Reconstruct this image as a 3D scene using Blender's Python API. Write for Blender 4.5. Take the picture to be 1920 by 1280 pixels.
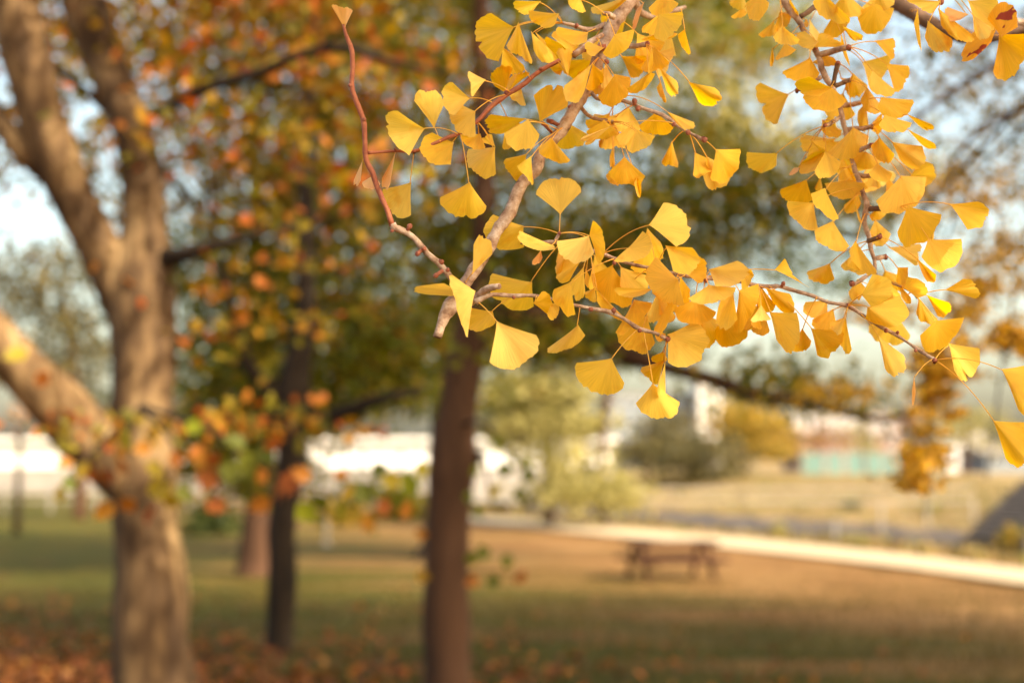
import bpy, math, random
import numpy as np
from mathutils import Vector, noise
random.seed(7); rng = np.random.default_rng(7)
C = bpy.context.scene.collection
SC = bpy.context.scene
for o in list(bpy.data.objects): bpy.data.objects.remove(o)

# ------------------------------------------------------------------ camera, sky, sun, exposure
F = 1920 * 50 / 36.0                     # focal length in photo pixels
CAMZ = 1.6
PITCH = math.atan((860 - 640) / F)
cam_d = bpy.data.cameras.new('camera'); cam = bpy.data.objects.new('camera', cam_d); C.objects.link(cam)
cam.location = (0, 0, CAMZ); cam.rotation_euler = (math.radians(90) + PITCH, 0, 0)
cam_d.lens = 50; cam_d.sensor_width = 36; cam_d.clip_start = 0.05; cam_d.clip_end = 3000
cam_d.dof.use_dof = True; cam_d.dof.focus_distance = 1.64; cam_d.dof.aperture_fstop = 2.7
SC.camera = cam
SUN_TO = Vector((0.64, -0.48, 0.60)).normalized()
w = bpy.data.worlds.new("World"); SC.world = w; w.use_nodes = True
nt = w.node_tree; sky = nt.nodes.new('ShaderNodeTexSky'); sky.sky_type = 'NISHITA'; sky.sun_disc = False
sky.sun_elevation = math.asin(SUN_TO.z); sky.sun_rotation = math.atan2(SUN_TO.x, SUN_TO.y)
sky.air_density = 1.0; sky.dust_density = 4.5; sky.ozone_density = 1.0
bg = nt.nodes['Background']; bg.inputs[1].default_value = 0.15
wb = nt.nodes.new('ShaderNodeMix'); wb.data_type = 'RGBA'; wb.blend_type = 'MULTIPLY'; wb.inputs[0].default_value = 1   # warm white balance of the photograph
wb.inputs[7].default_value = (1.2, 1.09, 0.87, 1)
nt.links.new(sky.outputs[0], wb.inputs[6]); nt.links.new(wb.outputs[2], bg.inputs[0])
sl = bpy.data.lights.new('sun', 'SUN'); sl.energy = 3.6; sl.angle = math.radians(0.6); sl.color = (1.0, 0.86, 0.66)
so = bpy.data.objects.new('sun', sl); C.objects.link(so)
so.rotation_euler = SUN_TO.to_track_quat('Z', 'Y').to_euler()
SC.view_settings.view_transform = 'Standard'; SC.view_settings.look = 'None'
SC.view_settings.exposure = 1.6; SC.view_settings.gamma = 1.0
SC.render.engine = 'CYCLES'
SC.cycles.max_bounces = 8; SC.cycles.diffuse_bounces = 4; SC.cycles.transmission_bounces = 6

# ------------------------------------------------------------------ helpers
CP, SP = math.cos(PITCH), math.sin(PITCH)
def at(px, py, Y):
    """world point that lies Y metres ahead of the camera on the sight line of photo pixel px, py"""
    u = (px - 960) / F; v = -(py - 640) / F
    d = Vector((u, CP - SP * v, SP + CP * v)); d *= Y / d.y
    return Vector((d.x, d.y, d.z + CAMZ))
def mesh_obj(name, verts, faces, mat, parent=None, smooth=True, uvs=None):
    me = bpy.data.meshes.new(name); me.from_pydata([tuple(v) for v in verts], [], faces)
    mats = mat if isinstance(mat, (list, tuple)) else [mat]
    for m in mats: me.materials.append(m)
    if smooth: me.polygons.foreach_set('use_smooth', [True] * len(me.polygons))
    if uvs is not None:
        uv = me.uv_layers.new(name='UVMap')
        li = np.zeros(len(me.loops), dtype=np.int32); me.loops.foreach_get('vertex_index', li)
        uv.data.foreach_set('uv', np.asarray(uvs, dtype=np.float32)[li].ravel())
    me.update()
    o = bpy.data.objects.new(name, me); C.objects.link(o)
    if parent: o.parent = parent
    return o
def soup_obj(name, V, npoly, mat, parent=None):
    """many separate equal polygons: V is (n, k, 3) vertices, npoly local faces"""
    n, k = V.shape[:2]; P = np.asarray(npoly, dtype=np.int32)
    faces = (P[None] + (np.arange(n) * k)[:, None, None]).reshape(-1, P.shape[1])
    me = bpy.data.meshes.new(name); me.vertices.add(n * k); me.vertices.foreach_set('co', V.astype(np.float32).ravel())
    m = len(faces); q = P.shape[1]
    me.loops.add(m * q); me.loops.foreach_set('vertex_index', faces.astype(np.int32).ravel())
    me.polygons.add(m); me.polygons.foreach_set('loop_start', np.arange(m, dtype=np.int32) * q)
    me.materials.append(mat); me.update(calc_edges=True); me.validate()
    o = bpy.data.objects.new(name, me); C.objects.link(o)
    if parent: o.parent = parent
    return o
def thing(name, label, cat, loc=(0, 0, 0), group=None):
    o = bpy.data.objects.new(name, None); C.objects.link(o); o.empty_display_size = .1
    o['label'] = label; o['category'] = cat
    if group: o['group'] = group
    return o
def tag(o, label, cat, group=None):
    o['label'] = label; o['category'] = cat
    if group: o['group'] = group
    return o
def structure(o): o['kind'] = 'structure'; return o
def smooth_path(pts, rad, step):
    P = [Vector(p) for p in pts]; out = []; ro = []
    for i in range(len(P) - 1):
        p0 = P[i-1] if i else P[i] * 2 - P[i+1]; p1 = P[i]; p2 = P[i+1]
        p3 = P[i+2] if i + 2 < len(P) else P[i+1] * 2 - P[i]
        n = max(1, int((p2 - p1).length / step))
        for k in range(n):
            t = k / n
            out.append(0.5 * ((2*p1) + (p2-p0)*t + (2*p0-5*p1+4*p2-p3)*t*t + (3*p1-p0-3*p2+p3)*t**3))
            ro.append(rad[i] * (1-t) + rad[i+1] * t)
    out.append(P[-1]); ro.append(rad[-1]); return out, ro
def tube(pts, rad, seg=8, step=None, bump=0.0, bfreq=1.0, V=None, Fc=None, uv=None):
    if V is None: V, Fc = [], []
    if step: pts, rad = smooth_path(pts, rad, step)
    b = len(V); N = len(pts); up = Vector((0.13, 0.9, 0.2)).normalized(); acc = 0
    for i, p in enumerate(pts):
        t = (pts[min(i+1, N-1)] - pts[max(i-1, 0)]).normalized()
        a = t.cross(up)
        if a.length < .05: a = t.cross(Vector((1, 0, 0)))
        a.normalize(); c = t.cross(a)
        for k in range(seg):
            an = 2 * math.pi * k / seg; d = a * math.cos(an) + c * math.sin(an)
            r = rad[i]
            if bump: r *= 1 + bump * noise.noise((p + d * r) * bfreq)
            V.append(p + d * r)
    for i in range(N - 1):
        for k in range(seg):
            Fc.append((b+i*seg+k, b+i*seg+(k+1) % seg, b+(i+1)*seg+(k+1) % seg, b+(i+1)*seg+k))
    Fc.append(tuple(b + k for k in range(seg))[::-1]); Fc.append(tuple(b + (N-1)*seg + k for k in range(seg)))
    return V, Fc
def box(V, Fc, x0, x1, y0, y1, z0, z1, M=None):
    b = len(V)
    for z in (z0, z1):
        for x, y in ((x0, y0), (x1, y0), (x1, y1), (x0, y1)):
            v = Vector((x, y, z)); V.append(M @ v if M else v)
    for f in ((3,2,1,0),(4,5,6,7),(0,1,5,4),(1,2,6,5),(2,3,7,6),(3,0,4,7)): Fc.append(tuple(b+i for i in f))

# ------------------------------------------------------------------ materials
def newmat(name):
    m = bpy.data.materials.new(name); m.use_nodes = True; m.node_tree.nodes.clear(); return m, m.node_tree
def N(nt, typ, **kw):
    n = nt.nodes.new(typ)
    for k, v in kw.items():
        if k in n.inputs.keys(): n.inputs[k].default_value = v
        else: setattr(n, k, v)
    return n
def ramp(nt, stops, fac, interp='LINEAR'):
    r = nt.nodes.new('ShaderNodeValToRGB'); r.color_ramp.interpolation = interp; e = r.color_ramp.elements
    while len(e) < len(stops): e.new(0.5)
    for i, (p, c) in enumerate(stops): e[i].position = p; e[i].color = (*c, 1)
    nt.links.new(fac, r.inputs[0]); return r.outputs[0]
def leafy(name, stops, trans=0.4, rough=0.55, tcol=1.25, varied='island', veins=False, spots=False):
    m, nt = newmat(name); L = nt.links.new
    if varied == 'island':
        g = nt.nodes.new('ShaderNodeNewGeometry'); f = g.outputs['Random Per Island']
    else:
        g = nt.nodes.new('ShaderNodeObjectInfo'); f = g.outputs['Random']
    col = ramp(nt, stops, f)
    bumpn = None
    if veins:
        tc = nt.nodes.new('ShaderNodeUVMap'); sep = nt.nodes.new('ShaderNodeSeparateXYZ'); L(tc.outputs[0], sep.inputs[0])
        cmb = nt.nodes.new('ShaderNodeCombineXYZ')
        mu = N(nt, 'ShaderNodeMath', operation='MULTIPLY'); mu.inputs[1].default_value = 55; L(sep.outputs[0], mu.inputs[0]); L(mu.outputs[0], cmb.inputs[0])
        mv = N(nt, 'ShaderNodeMath', operation='MULTIPLY'); mv.inputs[1].default_value = 2.2; L(sep.outputs[1], mv.inputs[0]); L(mv.outputs[0], cmb.inputs[1])
        L(f, cmb.inputs[2])
        nz = N(nt, 'ShaderNodeTexNoise', Scale=1.0, Detail=2.0); L(cmb.outputs[0], nz.inputs['Vector'])
        mr = N(nt, 'ShaderNodeMapRange'); mr.inputs['To Min'].default_value = 0.76; mr.inputs['To Max'].default_value = 1.2; L(nz.outputs[0], mr.inputs[0])
        # soft large blotches
        tcg = nt.nodes.new('ShaderNodeTexCoord'); n2 = N(nt, 'ShaderNodeTexNoise', Scale=38.0, Detail=3.0); L(tcg.outputs['Object'], n2.inputs['Vector'])
        rust = ramp(nt, [(0.0, (1, 1, 1)), (0.58, (1, 1, 1)), (0.74, (0.93, 0.74, 0.55)), (0.86, (0.75, 0.45, 0.3))], n2.outputs[0])
        m1 = N(nt, 'ShaderNodeMix', data_type='RGBA', blend_type='MULTIPLY'); m1.inputs[0].default_value = 1
        L(col, m1.inputs[6]); L(rust, m1.inputs[7])
        sc = nt.nodes.new('ShaderNodeVectorMath'); sc.operation = 'SCALE'; L(m1.outputs[2], sc.inputs[0]); L(mr.outputs[0], sc.inputs['Scale'])
        # paler towards the stalk
        ed = ramp(nt, [(0.0, (1.0, 1.0, 1.0)), (0.12, (0.25, 0.25, 0.25)), (0.9, (0.0, 0.0, 0.0)), (1.0, (0.22, 0.22, 0.22))], sep.outputs[1])
        m3 = N(nt, 'ShaderNodeMix', data_type='RGBA'); L(ed, m3.inputs[0]); L(sc.outputs[0], m3.inputs[6]); m3.inputs[7].default_value = (0.82, 0.55, 0.12, 1)
        col = m3.outputs[2]
        if spots:
            vn = N(nt, 'ShaderNodeTexNoise', Scale=55.0, Detail=2.0); L(tcg.outputs['Object'], vn.inputs['Vector'])
            sf = ramp(nt, [(0.0, (0, 0, 0)), (0.58, (0, 0, 0)), (0.61, (1, 1, 1))], vn.outputs[0])
            m4 = N(nt, 'ShaderNodeMix', data_type='RGBA'); L(sf, m4.inputs[0]); L(col, m4.inputs[6]); m4.inputs[7].default_value = (0.3, 0.05, 0.02, 1)
            col = m4.outputs[2]
        bumpn = N(nt, 'ShaderNodeBump', Strength=0.7, Distance=0.0006); L(nz.outputs[0], bumpn.inputs['Height'])
    p = N(nt, 'ShaderNodeBsdfPrincipled', Roughness=rough); p.inputs['Specular IOR Level'].default_value = 0.25
    L(col, p.inputs['Base Color'])
    tr = nt.nodes.new('ShaderNodeBsdfTranslucent')
    sat = N(nt, 'ShaderNodeHueSaturation', Saturation=1.1, Value=tcol); L(col, sat.inputs['Color']); L(sat.outputs[0], tr.inputs[0])
    if bumpn: L(bumpn.outputs[0], p.inputs['Normal']); L(bumpn.outputs[0], tr.inputs['Normal'])
    mx = nt.nodes.new('ShaderNodeMixShader'); mx.inputs[0].default_value = trans
    L(p.outputs[0], mx.inputs[1]); L(tr.outputs[0], mx.inputs[2])
    o = nt.nodes.new('ShaderNodeOutputMaterial'); L(mx.outputs[0], o.inputs[0]); return m
def rough_mat(name, stops, scale=3.0, rough=0.85, bump=0.4, bdist=0.01, stretch=(1, 1, 1), detail=6.0, scale2=None, stops2=None, fac2=0.5):
    m, nt = newmat(name); L = nt.links.new
    tc = nt.nodes.new('ShaderNodeTexCoord'); mp = nt.nodes.new('ShaderNodeMapping'); mp.inputs['Scale'].default_value = stretch
    L(tc.outputs['Object'], mp.inputs[0])
    nz = N(nt, 'ShaderNodeTexNoise', Scale=scale, Detail=detail); nz.inputs['Roughness'].default_value = 0.6
    L(mp.outputs[0], nz.inputs['Vector']); col = ramp(nt, stops, nz.outputs[0])
    if scale2:
        n2 = N(nt, 'ShaderNodeTexNoise', Scale=scale2, Detail=3.0); L(mp.outputs[0], n2.inputs['Vector'])
        c2 = ramp(nt, stops2, n2.outputs[0]); mm = N(nt, 'ShaderNodeMix', data_type='RGBA', blend_type='MULTIPLY'); mm.inputs[0].default_value = fac2
        L(col, mm.inputs[6]); L(c2, mm.inputs[7]); col = mm.outputs[2]
    p = N(nt, 'ShaderNodeBsdfPrincipled', Roughness=rough); p.inputs['Specular IOR Level'].default_value = 0.3
    L(col, p.inputs['Base Color'])
    b = N(nt, 'ShaderNodeBump', Strength=bump, Distance=bdist); L(nz.outputs[0], b.inputs['Height']); L(b.outputs[0], p.inputs['Normal'])
    o = nt.nodes.new('ShaderNodeOutputMaterial'); L(p.outputs[0], o.inputs[0]); return m

M = {}
M['leaf'] = leafy('ginkgo_yellow', [(0, (0.83, 0.535, 0.06)), (0.5, (0.86, 0.585, 0.085)), (1, (0.88, 0.62, 0.13))], .47, varied='obj', veins=True)
M['deep'] = leafy('ginkgo_amber', [(0, (0.81, 0.465, 0.03)), (1, (0.85, 0.53, 0.05))], .5, varied='obj', veins=True)
M['pale'] = leafy('ginkgo_pale', [(0, (0.90, 0.60, 0.13)), (1, (0.92, 0.66, 0.19))], .42, varied='obj', veins=True)
M['dry'] = leafy('ginkgo_dry', [(0, (0.72, 0.36, 0.12)), (1, (0.78, 0.44, 0.16))], .35, varied='obj', veins=True)
M['spot'] = leafy('ginkgo_rust_spotted', [(0, (0.80, 0.36, 0.01)), (1, (0.84, 0.42, 0.02))], .48, varied='obj', veins=True, spots=True)
M['twig'] = rough_mat('ginkgo_bark', [(0.3, (0.13, 0.075, 0.05)), (0.42, (0.33, 0.21, 0.14)), (0.55, (0.47, 0.34, 0.25)), (0.68, (0.60, 0.49, 0.40))], 85, .85, 1.0, .003, scale2=400, stops2=[(.3, (.6, .55, .5)), (.6, (1, 1, 1))])
M['redtwig'] = rough_mat('young_red_bark', [(0.3, (0.25, 0.065, 0.03)), (0.7, (0.42, 0.15, 0.07))], 90, .6, .5, .001, scale2=400, stops2=[(.3, (.6, .5, .5)), (.6, (1, 1, 1))])
M['bud'] = rough_mat('bud_scale', [(0.3, (0.16, 0.04, 0.02)), (0.7, (0.38, 0.14, 0.08))], 300, .6, .6, .001)
M['darkbark'] = rough_mat('dark_bark', [(0.3, (0.012, 0.007, 0.004)), (0.7, (0.036, 0.022, 0.012))], 6, .9, .8, .03, (1, 1, .25))
M['midbark'] = rough_mat('brown_bark', [(0.3, (0.034, 0.015, 0.007)), (0.7, (0.085, 0.040, 0.019))], 5, .9, .8, .03, (1, 1, .2))
M['planebark'] = rough_mat('flaking_tan_bark', [(0.36, (0.045, 0.024, 0.010)), (0.48, (0.095, 0.055, 0.024)), (0.56, (0.17, 0.105, 0.047)), (0.64, (0.29, 0.195, 0.095))], 5, .85, .8, .02, (1, 1, .3), 4,
                           scale2=18, stops2=[(.3, (.5, .45, .4)), (.6, (1, 1, 1))], fac2=.7)
M['leafmass'] = leafy('ginkgo_crown_yellow', [(0, (0.80, 0.42, 0.03)), (1, (0.86, 0.52, 0.06))], .46)
M['rust'] = leafy('rust_foliage', [(0, (.09, .085, .012)), (.28, (.21, .17, .016)), (.5, (.36, .19, .018)), (.68, (.42, .13, .02)), (.82, (.36, .07, .022)), (.92, (.50, .28, .025)), (1, (.30, .32, .03))], .4)
M['olive'] = leafy('olive_foliage', [(0, (.055, .07, .007)), (.4, (.13, .145, .010)), (.72, (.22, .21, .012)), (.88, (.32, .20, .014)), (.95, (.36, .12, .018)), (1, (.38, .36, .03))], .4)
M['warm'] = leafy('amber_olive_foliage', [(0, (.09, .075, .008)), (.35, (.19, .15, .012)), (.65, (.30, .17, .012)), (.85, (.36, .12, .014)), (1, (.32, .28, .02))], .45)
M['goldgreen'] = leafy('green_gold_foliage', [(0, (.05, .065, .008)), (.45, (.13, .14, .012)), (.7, (.24, .20, .014)), (.9, (.38, .23, .02)), (1, (.46, .38, .04))], .45)
M['goldol'] = leafy('gold_olive_foliage', [(0, (.07, .08, .015)), (.35, (.17, .14, .02)), (.65, (.38, .23, .03)), (1, (.55, .34, .05))], .4)
M['gold'] = leafy('golden_foliage', [(0, (.20, .13, .03)), (.3, (.42, .25, .03)), (1, (.72, .42, .05))], .45)
M['ever'] = leafy('evergreen_foliage', [(0, (.02, .035, .01)), (.6, (.055, .07, .015)), (1, (.13, .13, .02))], .3)
M['lime'] = leafy('yellow_green_foliage', [(0, (.16, .145, .045)), (.6, (.29, .255, .08)), (1, (.44, .38, .15))], .4)
M['faro'] = leafy('far_olive_foliage', [(0, (.035, .035, .014)), (.5, (.08, .07, .022)), (1, (.17, .13, .045))], .3)
M['pink'] = leafy('russet_foliage', [(0, (.16, .08, .05)), (.5, (.30, .15, .08)), (1, (.40, .24, .12))], .3)
M['fallen'] = leafy('fallen_leaf', [(0, (.07, .028, .01)), (.5, (.19, .055, .015)), (.8, (.30, .10, .02)), (1, (.26, .13, .03))], .15)
M['blade'] = leafy('grass_blade', [(0, (.024, .030, .003)), (.5, (.055, .045, .004)), (1, (.12, .075, .012))], .3)
M['weed'] = leafy('dry_weed', [(0, (.10, .09, .02)), (.3, (.18, .125, .04)), (.7, (.27, .185, .07)), (1, (.14, .17, .025))], .2)
M['cream'] = rough_mat('pale_gravel', [(0.3, (.36, .28, .18)), (0.7, (.47, .38, .26))], 8, .9, .3, .01)
M['white'] = rough_mat('white_render', [(0.3, (.76, .74, .70)), (0.7, (.84, .82, .79))], .6, .8, .1, .01)
M['grey'] = rough_mat('grey_concrete', [(0.3, (.22, .20, .18)), (0.7, (.34, .31, .28))], 2, .9, .3, .01)
M['bluegrey'] = rough_mat('blue_grey_cladding', [(0.3, (.14, .17, .20)), (0.7, (.20, .23, .26))], .4, .7, .1, .01)
M['rose'] = rough_mat('rose_render', [(0.3, (.22, .12, .10)), (0.7, (.30, .18, .15))], .6, .8, .1, .01)
M['teal'] = rough_mat('turquoise_paint', [(0.3, (.10, .18, .17)), (0.7, (.14, .24, .22))], 1, .5, .05, .01)
M['glass'] = rough_mat('window_glass', [(0.3, (.04, .05, .06)), (0.7, (.08, .09, .10))], 2, .15, 0, .01)
M['rock'] = rough_mat('dark_stone', [(0.3, (.04, .032, .028)), (0.7, (.11, .09, .08))], 1.2, .9, .8, .1, scale2=5, stops2=[(.3, (.4, .4, .4)), (.6, (1, 1, 1))])
M['wood'] = rough_mat('weathered_table_wood', [(0.3, (.035, .016, .011)), (0.7, (.07, .035, .024))], 10, .8, .4, .01, (1, 8, 8))
M['water'] = rough_mat('river_water', [(0.3, (.05, .06, .05)), (0.7, (.08, .09, .07))], 1, .15, .1, .02)

# ground: lawn green, tan dry grass and fallen-leaf litter, by place
def ground_mat():
    m, nt = newmat('lawn_and_dry_grass'); L = nt.links.new
    tc = nt.nodes.new('ShaderNodeTexCoord'); O = tc.outputs['Object']
    def nz(scale, detail=5, off=0, st=(1, 1, 1)):
        mp = nt.nodes.new('ShaderNodeMapping'); mp.inputs['Location'].default_value = (off, off, off); mp.inputs['Scale'].default_value = st; L(O, mp.inputs[0])
        n = N(nt, 'ShaderNodeTexNoise', Scale=scale, Detail=detail); L(mp.outputs[0], n.inputs['Vector']); return n.outputs[0]
    def mix(f, a, b):
        x = N(nt, 'ShaderNodeMix', data_type='RGBA'); L(f, x.inputs[0]); L(a, x.inputs[6]); L(b, x.inputs[7]); return x.outputs[2]
    def math_(op, a, b):
        x = N(nt, 'ShaderNodeMath', operation=op)
        for i, q in enumerate((a, b)):
            if isinstance(q, (int, float)): x.inputs[i].default_value = q
            else: L(q, x.inputs[i])
        return x.outputs[0]
    sep = nt.nodes.new('ShaderNodeSeparateXYZ'); L(O, sep.inputs[0]); X, Y = sep.outputs[0], sep.outputs[1]
    green = ramp(nt, [(.3, (.024, .038, .002)), (.55, (.050, .052, .003)), (.75, (.095, .064, .006))], nz(.8))  # lawn green darkened in its colour to stand in for tree shade on the left
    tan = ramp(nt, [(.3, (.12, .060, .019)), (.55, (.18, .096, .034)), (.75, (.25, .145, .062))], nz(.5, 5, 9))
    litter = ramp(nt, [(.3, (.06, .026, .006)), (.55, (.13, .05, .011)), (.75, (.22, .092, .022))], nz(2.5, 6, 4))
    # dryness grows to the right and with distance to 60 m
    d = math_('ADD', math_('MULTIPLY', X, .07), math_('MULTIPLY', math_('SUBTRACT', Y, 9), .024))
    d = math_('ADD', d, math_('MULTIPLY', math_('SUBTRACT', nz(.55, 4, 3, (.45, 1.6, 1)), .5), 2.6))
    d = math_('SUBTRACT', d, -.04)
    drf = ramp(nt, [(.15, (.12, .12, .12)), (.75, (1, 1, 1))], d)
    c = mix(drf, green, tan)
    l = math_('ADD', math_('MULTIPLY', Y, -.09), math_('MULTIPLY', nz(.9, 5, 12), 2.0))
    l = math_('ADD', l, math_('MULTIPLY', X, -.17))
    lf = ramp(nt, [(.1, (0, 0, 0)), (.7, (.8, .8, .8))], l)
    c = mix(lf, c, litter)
    p = N(nt, 'ShaderNodeBsdfPrincipled', Roughness=.95); p.inputs['Specular IOR Level'].default_value = .1; L(c, p.inputs['Base Color'])
    b = N(nt, 'ShaderNodeBump', Strength=.6, Distance=.05); L(nz(14, 4), b.inputs['Height']); L(b.outputs[0], p.inputs['Normal'])
    o = nt.nodes.new('ShaderNodeOutputMaterial'); L(p.outputs[0], o.inputs[0]); return m
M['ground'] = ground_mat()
M['bank'] = rough_mat('dry_bank_grass', [(0.3, (.15, .10, .038)), (0.5, (.22, .15, .065)), (0.7, (.30, .21, .10))], .25, .95, .5, .1, scale2=.12, stops2=[(.35, (.65, .8, .4)), (.5, (1, 1, 1))], fac2=.6)

# ------------------------------------------------------------------ terrain
def sdist(x, y): return .92 * (x - 10) + .4 * (y - 28)
def prof(s, pts):
    for (a, za), (b, zb) in zip(pts, pts[1:]):
        if s <= b: t = max(0, (s - a) / (b - a)); t = t*t*(3-2*t); return za + (zb - za) * t
    return pts[-1][1]
def gz(x, y):
    z = -.0389 * min(max(y - 8, 0), 18)
    s = sdist(x, y)
    return z + prof(s, [(-1e9, 0), (4.2, 0), (8, -1.7), (16, -1.7), (19, -.7), (35, 1.05), (1e9, 1.05)])
def project(px, py, extra=0.0):
    """ground point seen at photo pixel px, py"""
    Y = 6.0
    while Y < 900:
        p = at(px, py, Y)
        if p.z <= gz(p.x, p.y) + extra: return Vector((p.x, p.y, gz(p.x, p.y) + extra))
        Y += .05 + Y * .001
    return at(px, py, 900)
def grid(xs, ys, zf, name, mat, mask=None):
    V = [Vector((x, y, zf(x, y))) for y in ys for x in xs]; n = len(xs)
    Fc = [(j*n+i, j*n+i+1, (j+1)*n+i+1, (j+1)*n+i) for j in range(len(ys)-1) for i in range(n-1)]
    return mesh_obj(name, V, Fc, mat)
xs = sorted(set([-900, -500, -250, -150] + [-100 + 1.5*i for i in range(147)] + [150, 250, 500, 900]))
ys = sorted(set([-40, -20] + [-6 + .75*i for i in range(60)] + [40 + 1.5*i for i in range(80)] + [175, 220, 300, 500, 900, 1800]))
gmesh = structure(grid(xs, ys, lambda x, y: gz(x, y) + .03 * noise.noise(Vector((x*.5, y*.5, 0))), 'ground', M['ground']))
# far bank: second and third material slots of the same sheet
gmesh.data.materials.append(M['bank']); gmesh.data.materials.append(M['rock'])
for p in gmesh.data.polygons:
    s = sdist(p.center.x, p.center.y)
    if s > 20.5: p.material_index = 1
    elif s > 4.6: p.material_index = 2
# dry weeds on both banks
n = 26000; s_ = np.where(rng.random(n) < .3, rng.uniform(1.5, 6.5, n), rng.uniform(20.5, 36, n)); t_ = rng.uniform(-45, 75, n)
X = 10 + .914 * s_ / 1.0032 - .399 * t_; Y = 28 + .397 * s_ / 1.0032 + .917 * t_
q_ = [noise.noise(Vector((a * .35, c * .35, 0))) for a, c in zip(X, Y)]
Zg = np.array([gz(a, c) for a, c in zip(X, Y)]); hh = .12 + .45 * np.clip(np.array(q_) + .25, 0, 1) * rng.uniform(.4, 1, n)
a = rng.uniform(0, 6.28, n); d = np.stack([np.cos(a), np.sin(a), np.zeros(n)], 1) * .05; P = np.stack([X, Y, Zg], 1); B = np.zeros((n, 3, 3))
B[:, 0] = P - d; B[:, 1] = P + d; B[:, 2] = P + np.stack([rng.normal(0, .12, n), rng.normal(0, .12, n), hh], 1)
dg = soup_obj('dry_grass', B, [(0, 1, 2)], M['weed']); dg['kind'] = 'stuff'
# river water, a strip along the bed
def along(s0, s1, t0, t1, z):
    n = Vector((.92, .4, 0)).normalized(); d = Vector((-.4, .92, 0)).normalized(); P0 = Vector((10, 28, 0))
    k = 1 / (Vector((.92, .4, 0)).length)
    return [P0 + n * s0 * k + d * t0 + Vector((0, 0, z)), P0 + n * s1 * k + d * t0 + Vector((0, 0, z)), P0 + n * s1 * k + d * t1 + Vector((0, 0, z)), P0 + n * s0 * k + d * t1 + Vector((0, 0, z))]
structure(mesh_obj('water', along(7, 17, -60, 300, -2.25), [(0, 1, 2, 3)], M['water']))
# gravel path
up = [(820, 963), (880, 967), (1000, 975), (1100, 984), (1250, 996), (1400, 1009), (1550, 1025), (1700, 1041), (1920, 1067), (2150, 1096), (2500, 1140)]
lo = [(820, 972), (880, 979), (1000, 990), (1100, 1000), (1250, 1014), (1400, 1030), (1550, 1046), (1700, 1064), (1920, 1095), (2150, 1130), (2500, 1185)]
V = []; Fc = []
for (a, b), (c, d) in zip(up, lo):
    A = project(a, b, .05); B = project(c, d, .05)
    for t in (0, .5, 1):
        q = A.lerp(B, t); V.append(Vector((q.x, q.y, gz(q.x, q.y) + .07)))
for i in range(len(up) - 1):
    for k in range(2): Fc.append((i*3+k, i*3+k+1, (i+1)*3+k+1, (i+1)*3+k))
structure(mesh_obj('path', V, Fc, M['cream']))

# ------------------------------------------------------------------ foliage clouds
LEAF = np.array([[-.5, 0, 0], [-.28, .34, .10], [.18, .36, .12], [.55, 0, .0], [.18, -.36, .12], [-.28, -.34, .10], [0, 0, -.03]])
LTRI = [(0, 6, 1), (1, 6, 2), (2, 6, 3), (3, 6, 4), (4, 6, 5), (5, 6, 0)]
def randrot(n, flat=0.0):
    q = rng.normal(size=(n, 4)); q[:, 0] += flat; q /= np.linalg.norm(q, axis=1)[:, None]
    w_, x, y, z = q.T
    return np.stack([np.stack([1-2*(y*y+z*z), 2*(x*y-z*w_), 2*(x*z+y*w_)], 1), np.stack([2*(x*y+z*w_), 1-2*(x*x+z*z), 2*(y*z-x*w_)], 1), np.stack([2*(x*z-y*w_), 2*(y*z+x*w_), 1-2*(x*x+y*y)], 1)], 1)
def leaves_at(P, size, flat=0.0, squash=1.0):
    n = len(P); R = randrot(n, flat); s = size * rng.uniform(.6, 1.3, n)
    L = LEAF * np.array([1, squash, 1])
    return np.einsum('nij,kj->nki', R, L) * s[:, None, None] + P[:, None, :]
def cloud(lumps, clump=None):
    """lumps: (px, py, Y, rx, ry (photo pixels), rdepth m, leaves). leaves gather in clumps inside each lump"""
    out = []
    for (px, py, Y, rx, ry, rd, n) in lumps:
        c = np.array(at(px, py, Y)); R = np.array([rx * Y / F, rd, ry * Y / F])
        k = max(3, int(n / 24)); g = rng.normal(size=(k, 3)); g /= np.linalg.norm(g, axis=1)[:, None]; g *= rng.uniform(0, 1, (k, 1)) ** .42
        cen = c + g * R
        sg = clump if clump else min(R) * .22
        idx = rng.integers(0, k, n)
        out.append(cen[idx] + rng.normal(size=(n, 3)) * sg * np.array([1.6, 1.3, .45]))
    P = np.concatenate(out)
    return P[P[:, 2] > -1.2] if len(P) else P
def wcloud(lumps, sg):
    out = []
    for c, R, n in lumps:
        k = max(3, n // 16); g = rng.normal(size=(k, 3)); g /= np.linalg.norm(g, axis=1)[:, None]; g *= rng.uniform(0, 1, (k, 1)) ** .4
        cen = np.array(c) + g * np.array(R); out.append(cen[rng.integers(0, k, n)] + rng.normal(size=(n, 3)) * sg)
    return np.concatenate(out)
def tree(name, label, bark, limbs, crowns, seg=12, group=None, base=None):
    """limbs: list of (partname, [(px, py, Y, width_px)...]); crowns: list of (lumps, size, material, clump)"""
    t = thing(name, label, 'tree', group=group)
    for nm, pts in limbs:
        P = [at(a, b, c) for a, b, c, d in pts]; R = [d * c / F / 2 for a, b, c, d in pts]
        if nm == 'trunk':
            b0 = P[0]; zb = gz(b0.x, b0.y)
            if b0.z > zb - .1: P.insert(0, Vector((b0.x, b0.y, zb - .15))); R.insert(0, R[0] * 1.25)
        V, Fc = tube(P, R, seg if nm == 'trunk' else 8, step=.18 * max(1, pts[0][2] / 12), bump=.28, bfreq=2.2)
        mesh_obj(nm, V, Fc, M['darkbark'] if nm == 'branch' else bark, t)
    for lumps, size, mat, cl in crowns:
        P = cloud(lumps, cl)
        o = soup_obj('crown', leaves_at(P, size), LTRI, mat, t)
    return t

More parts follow.
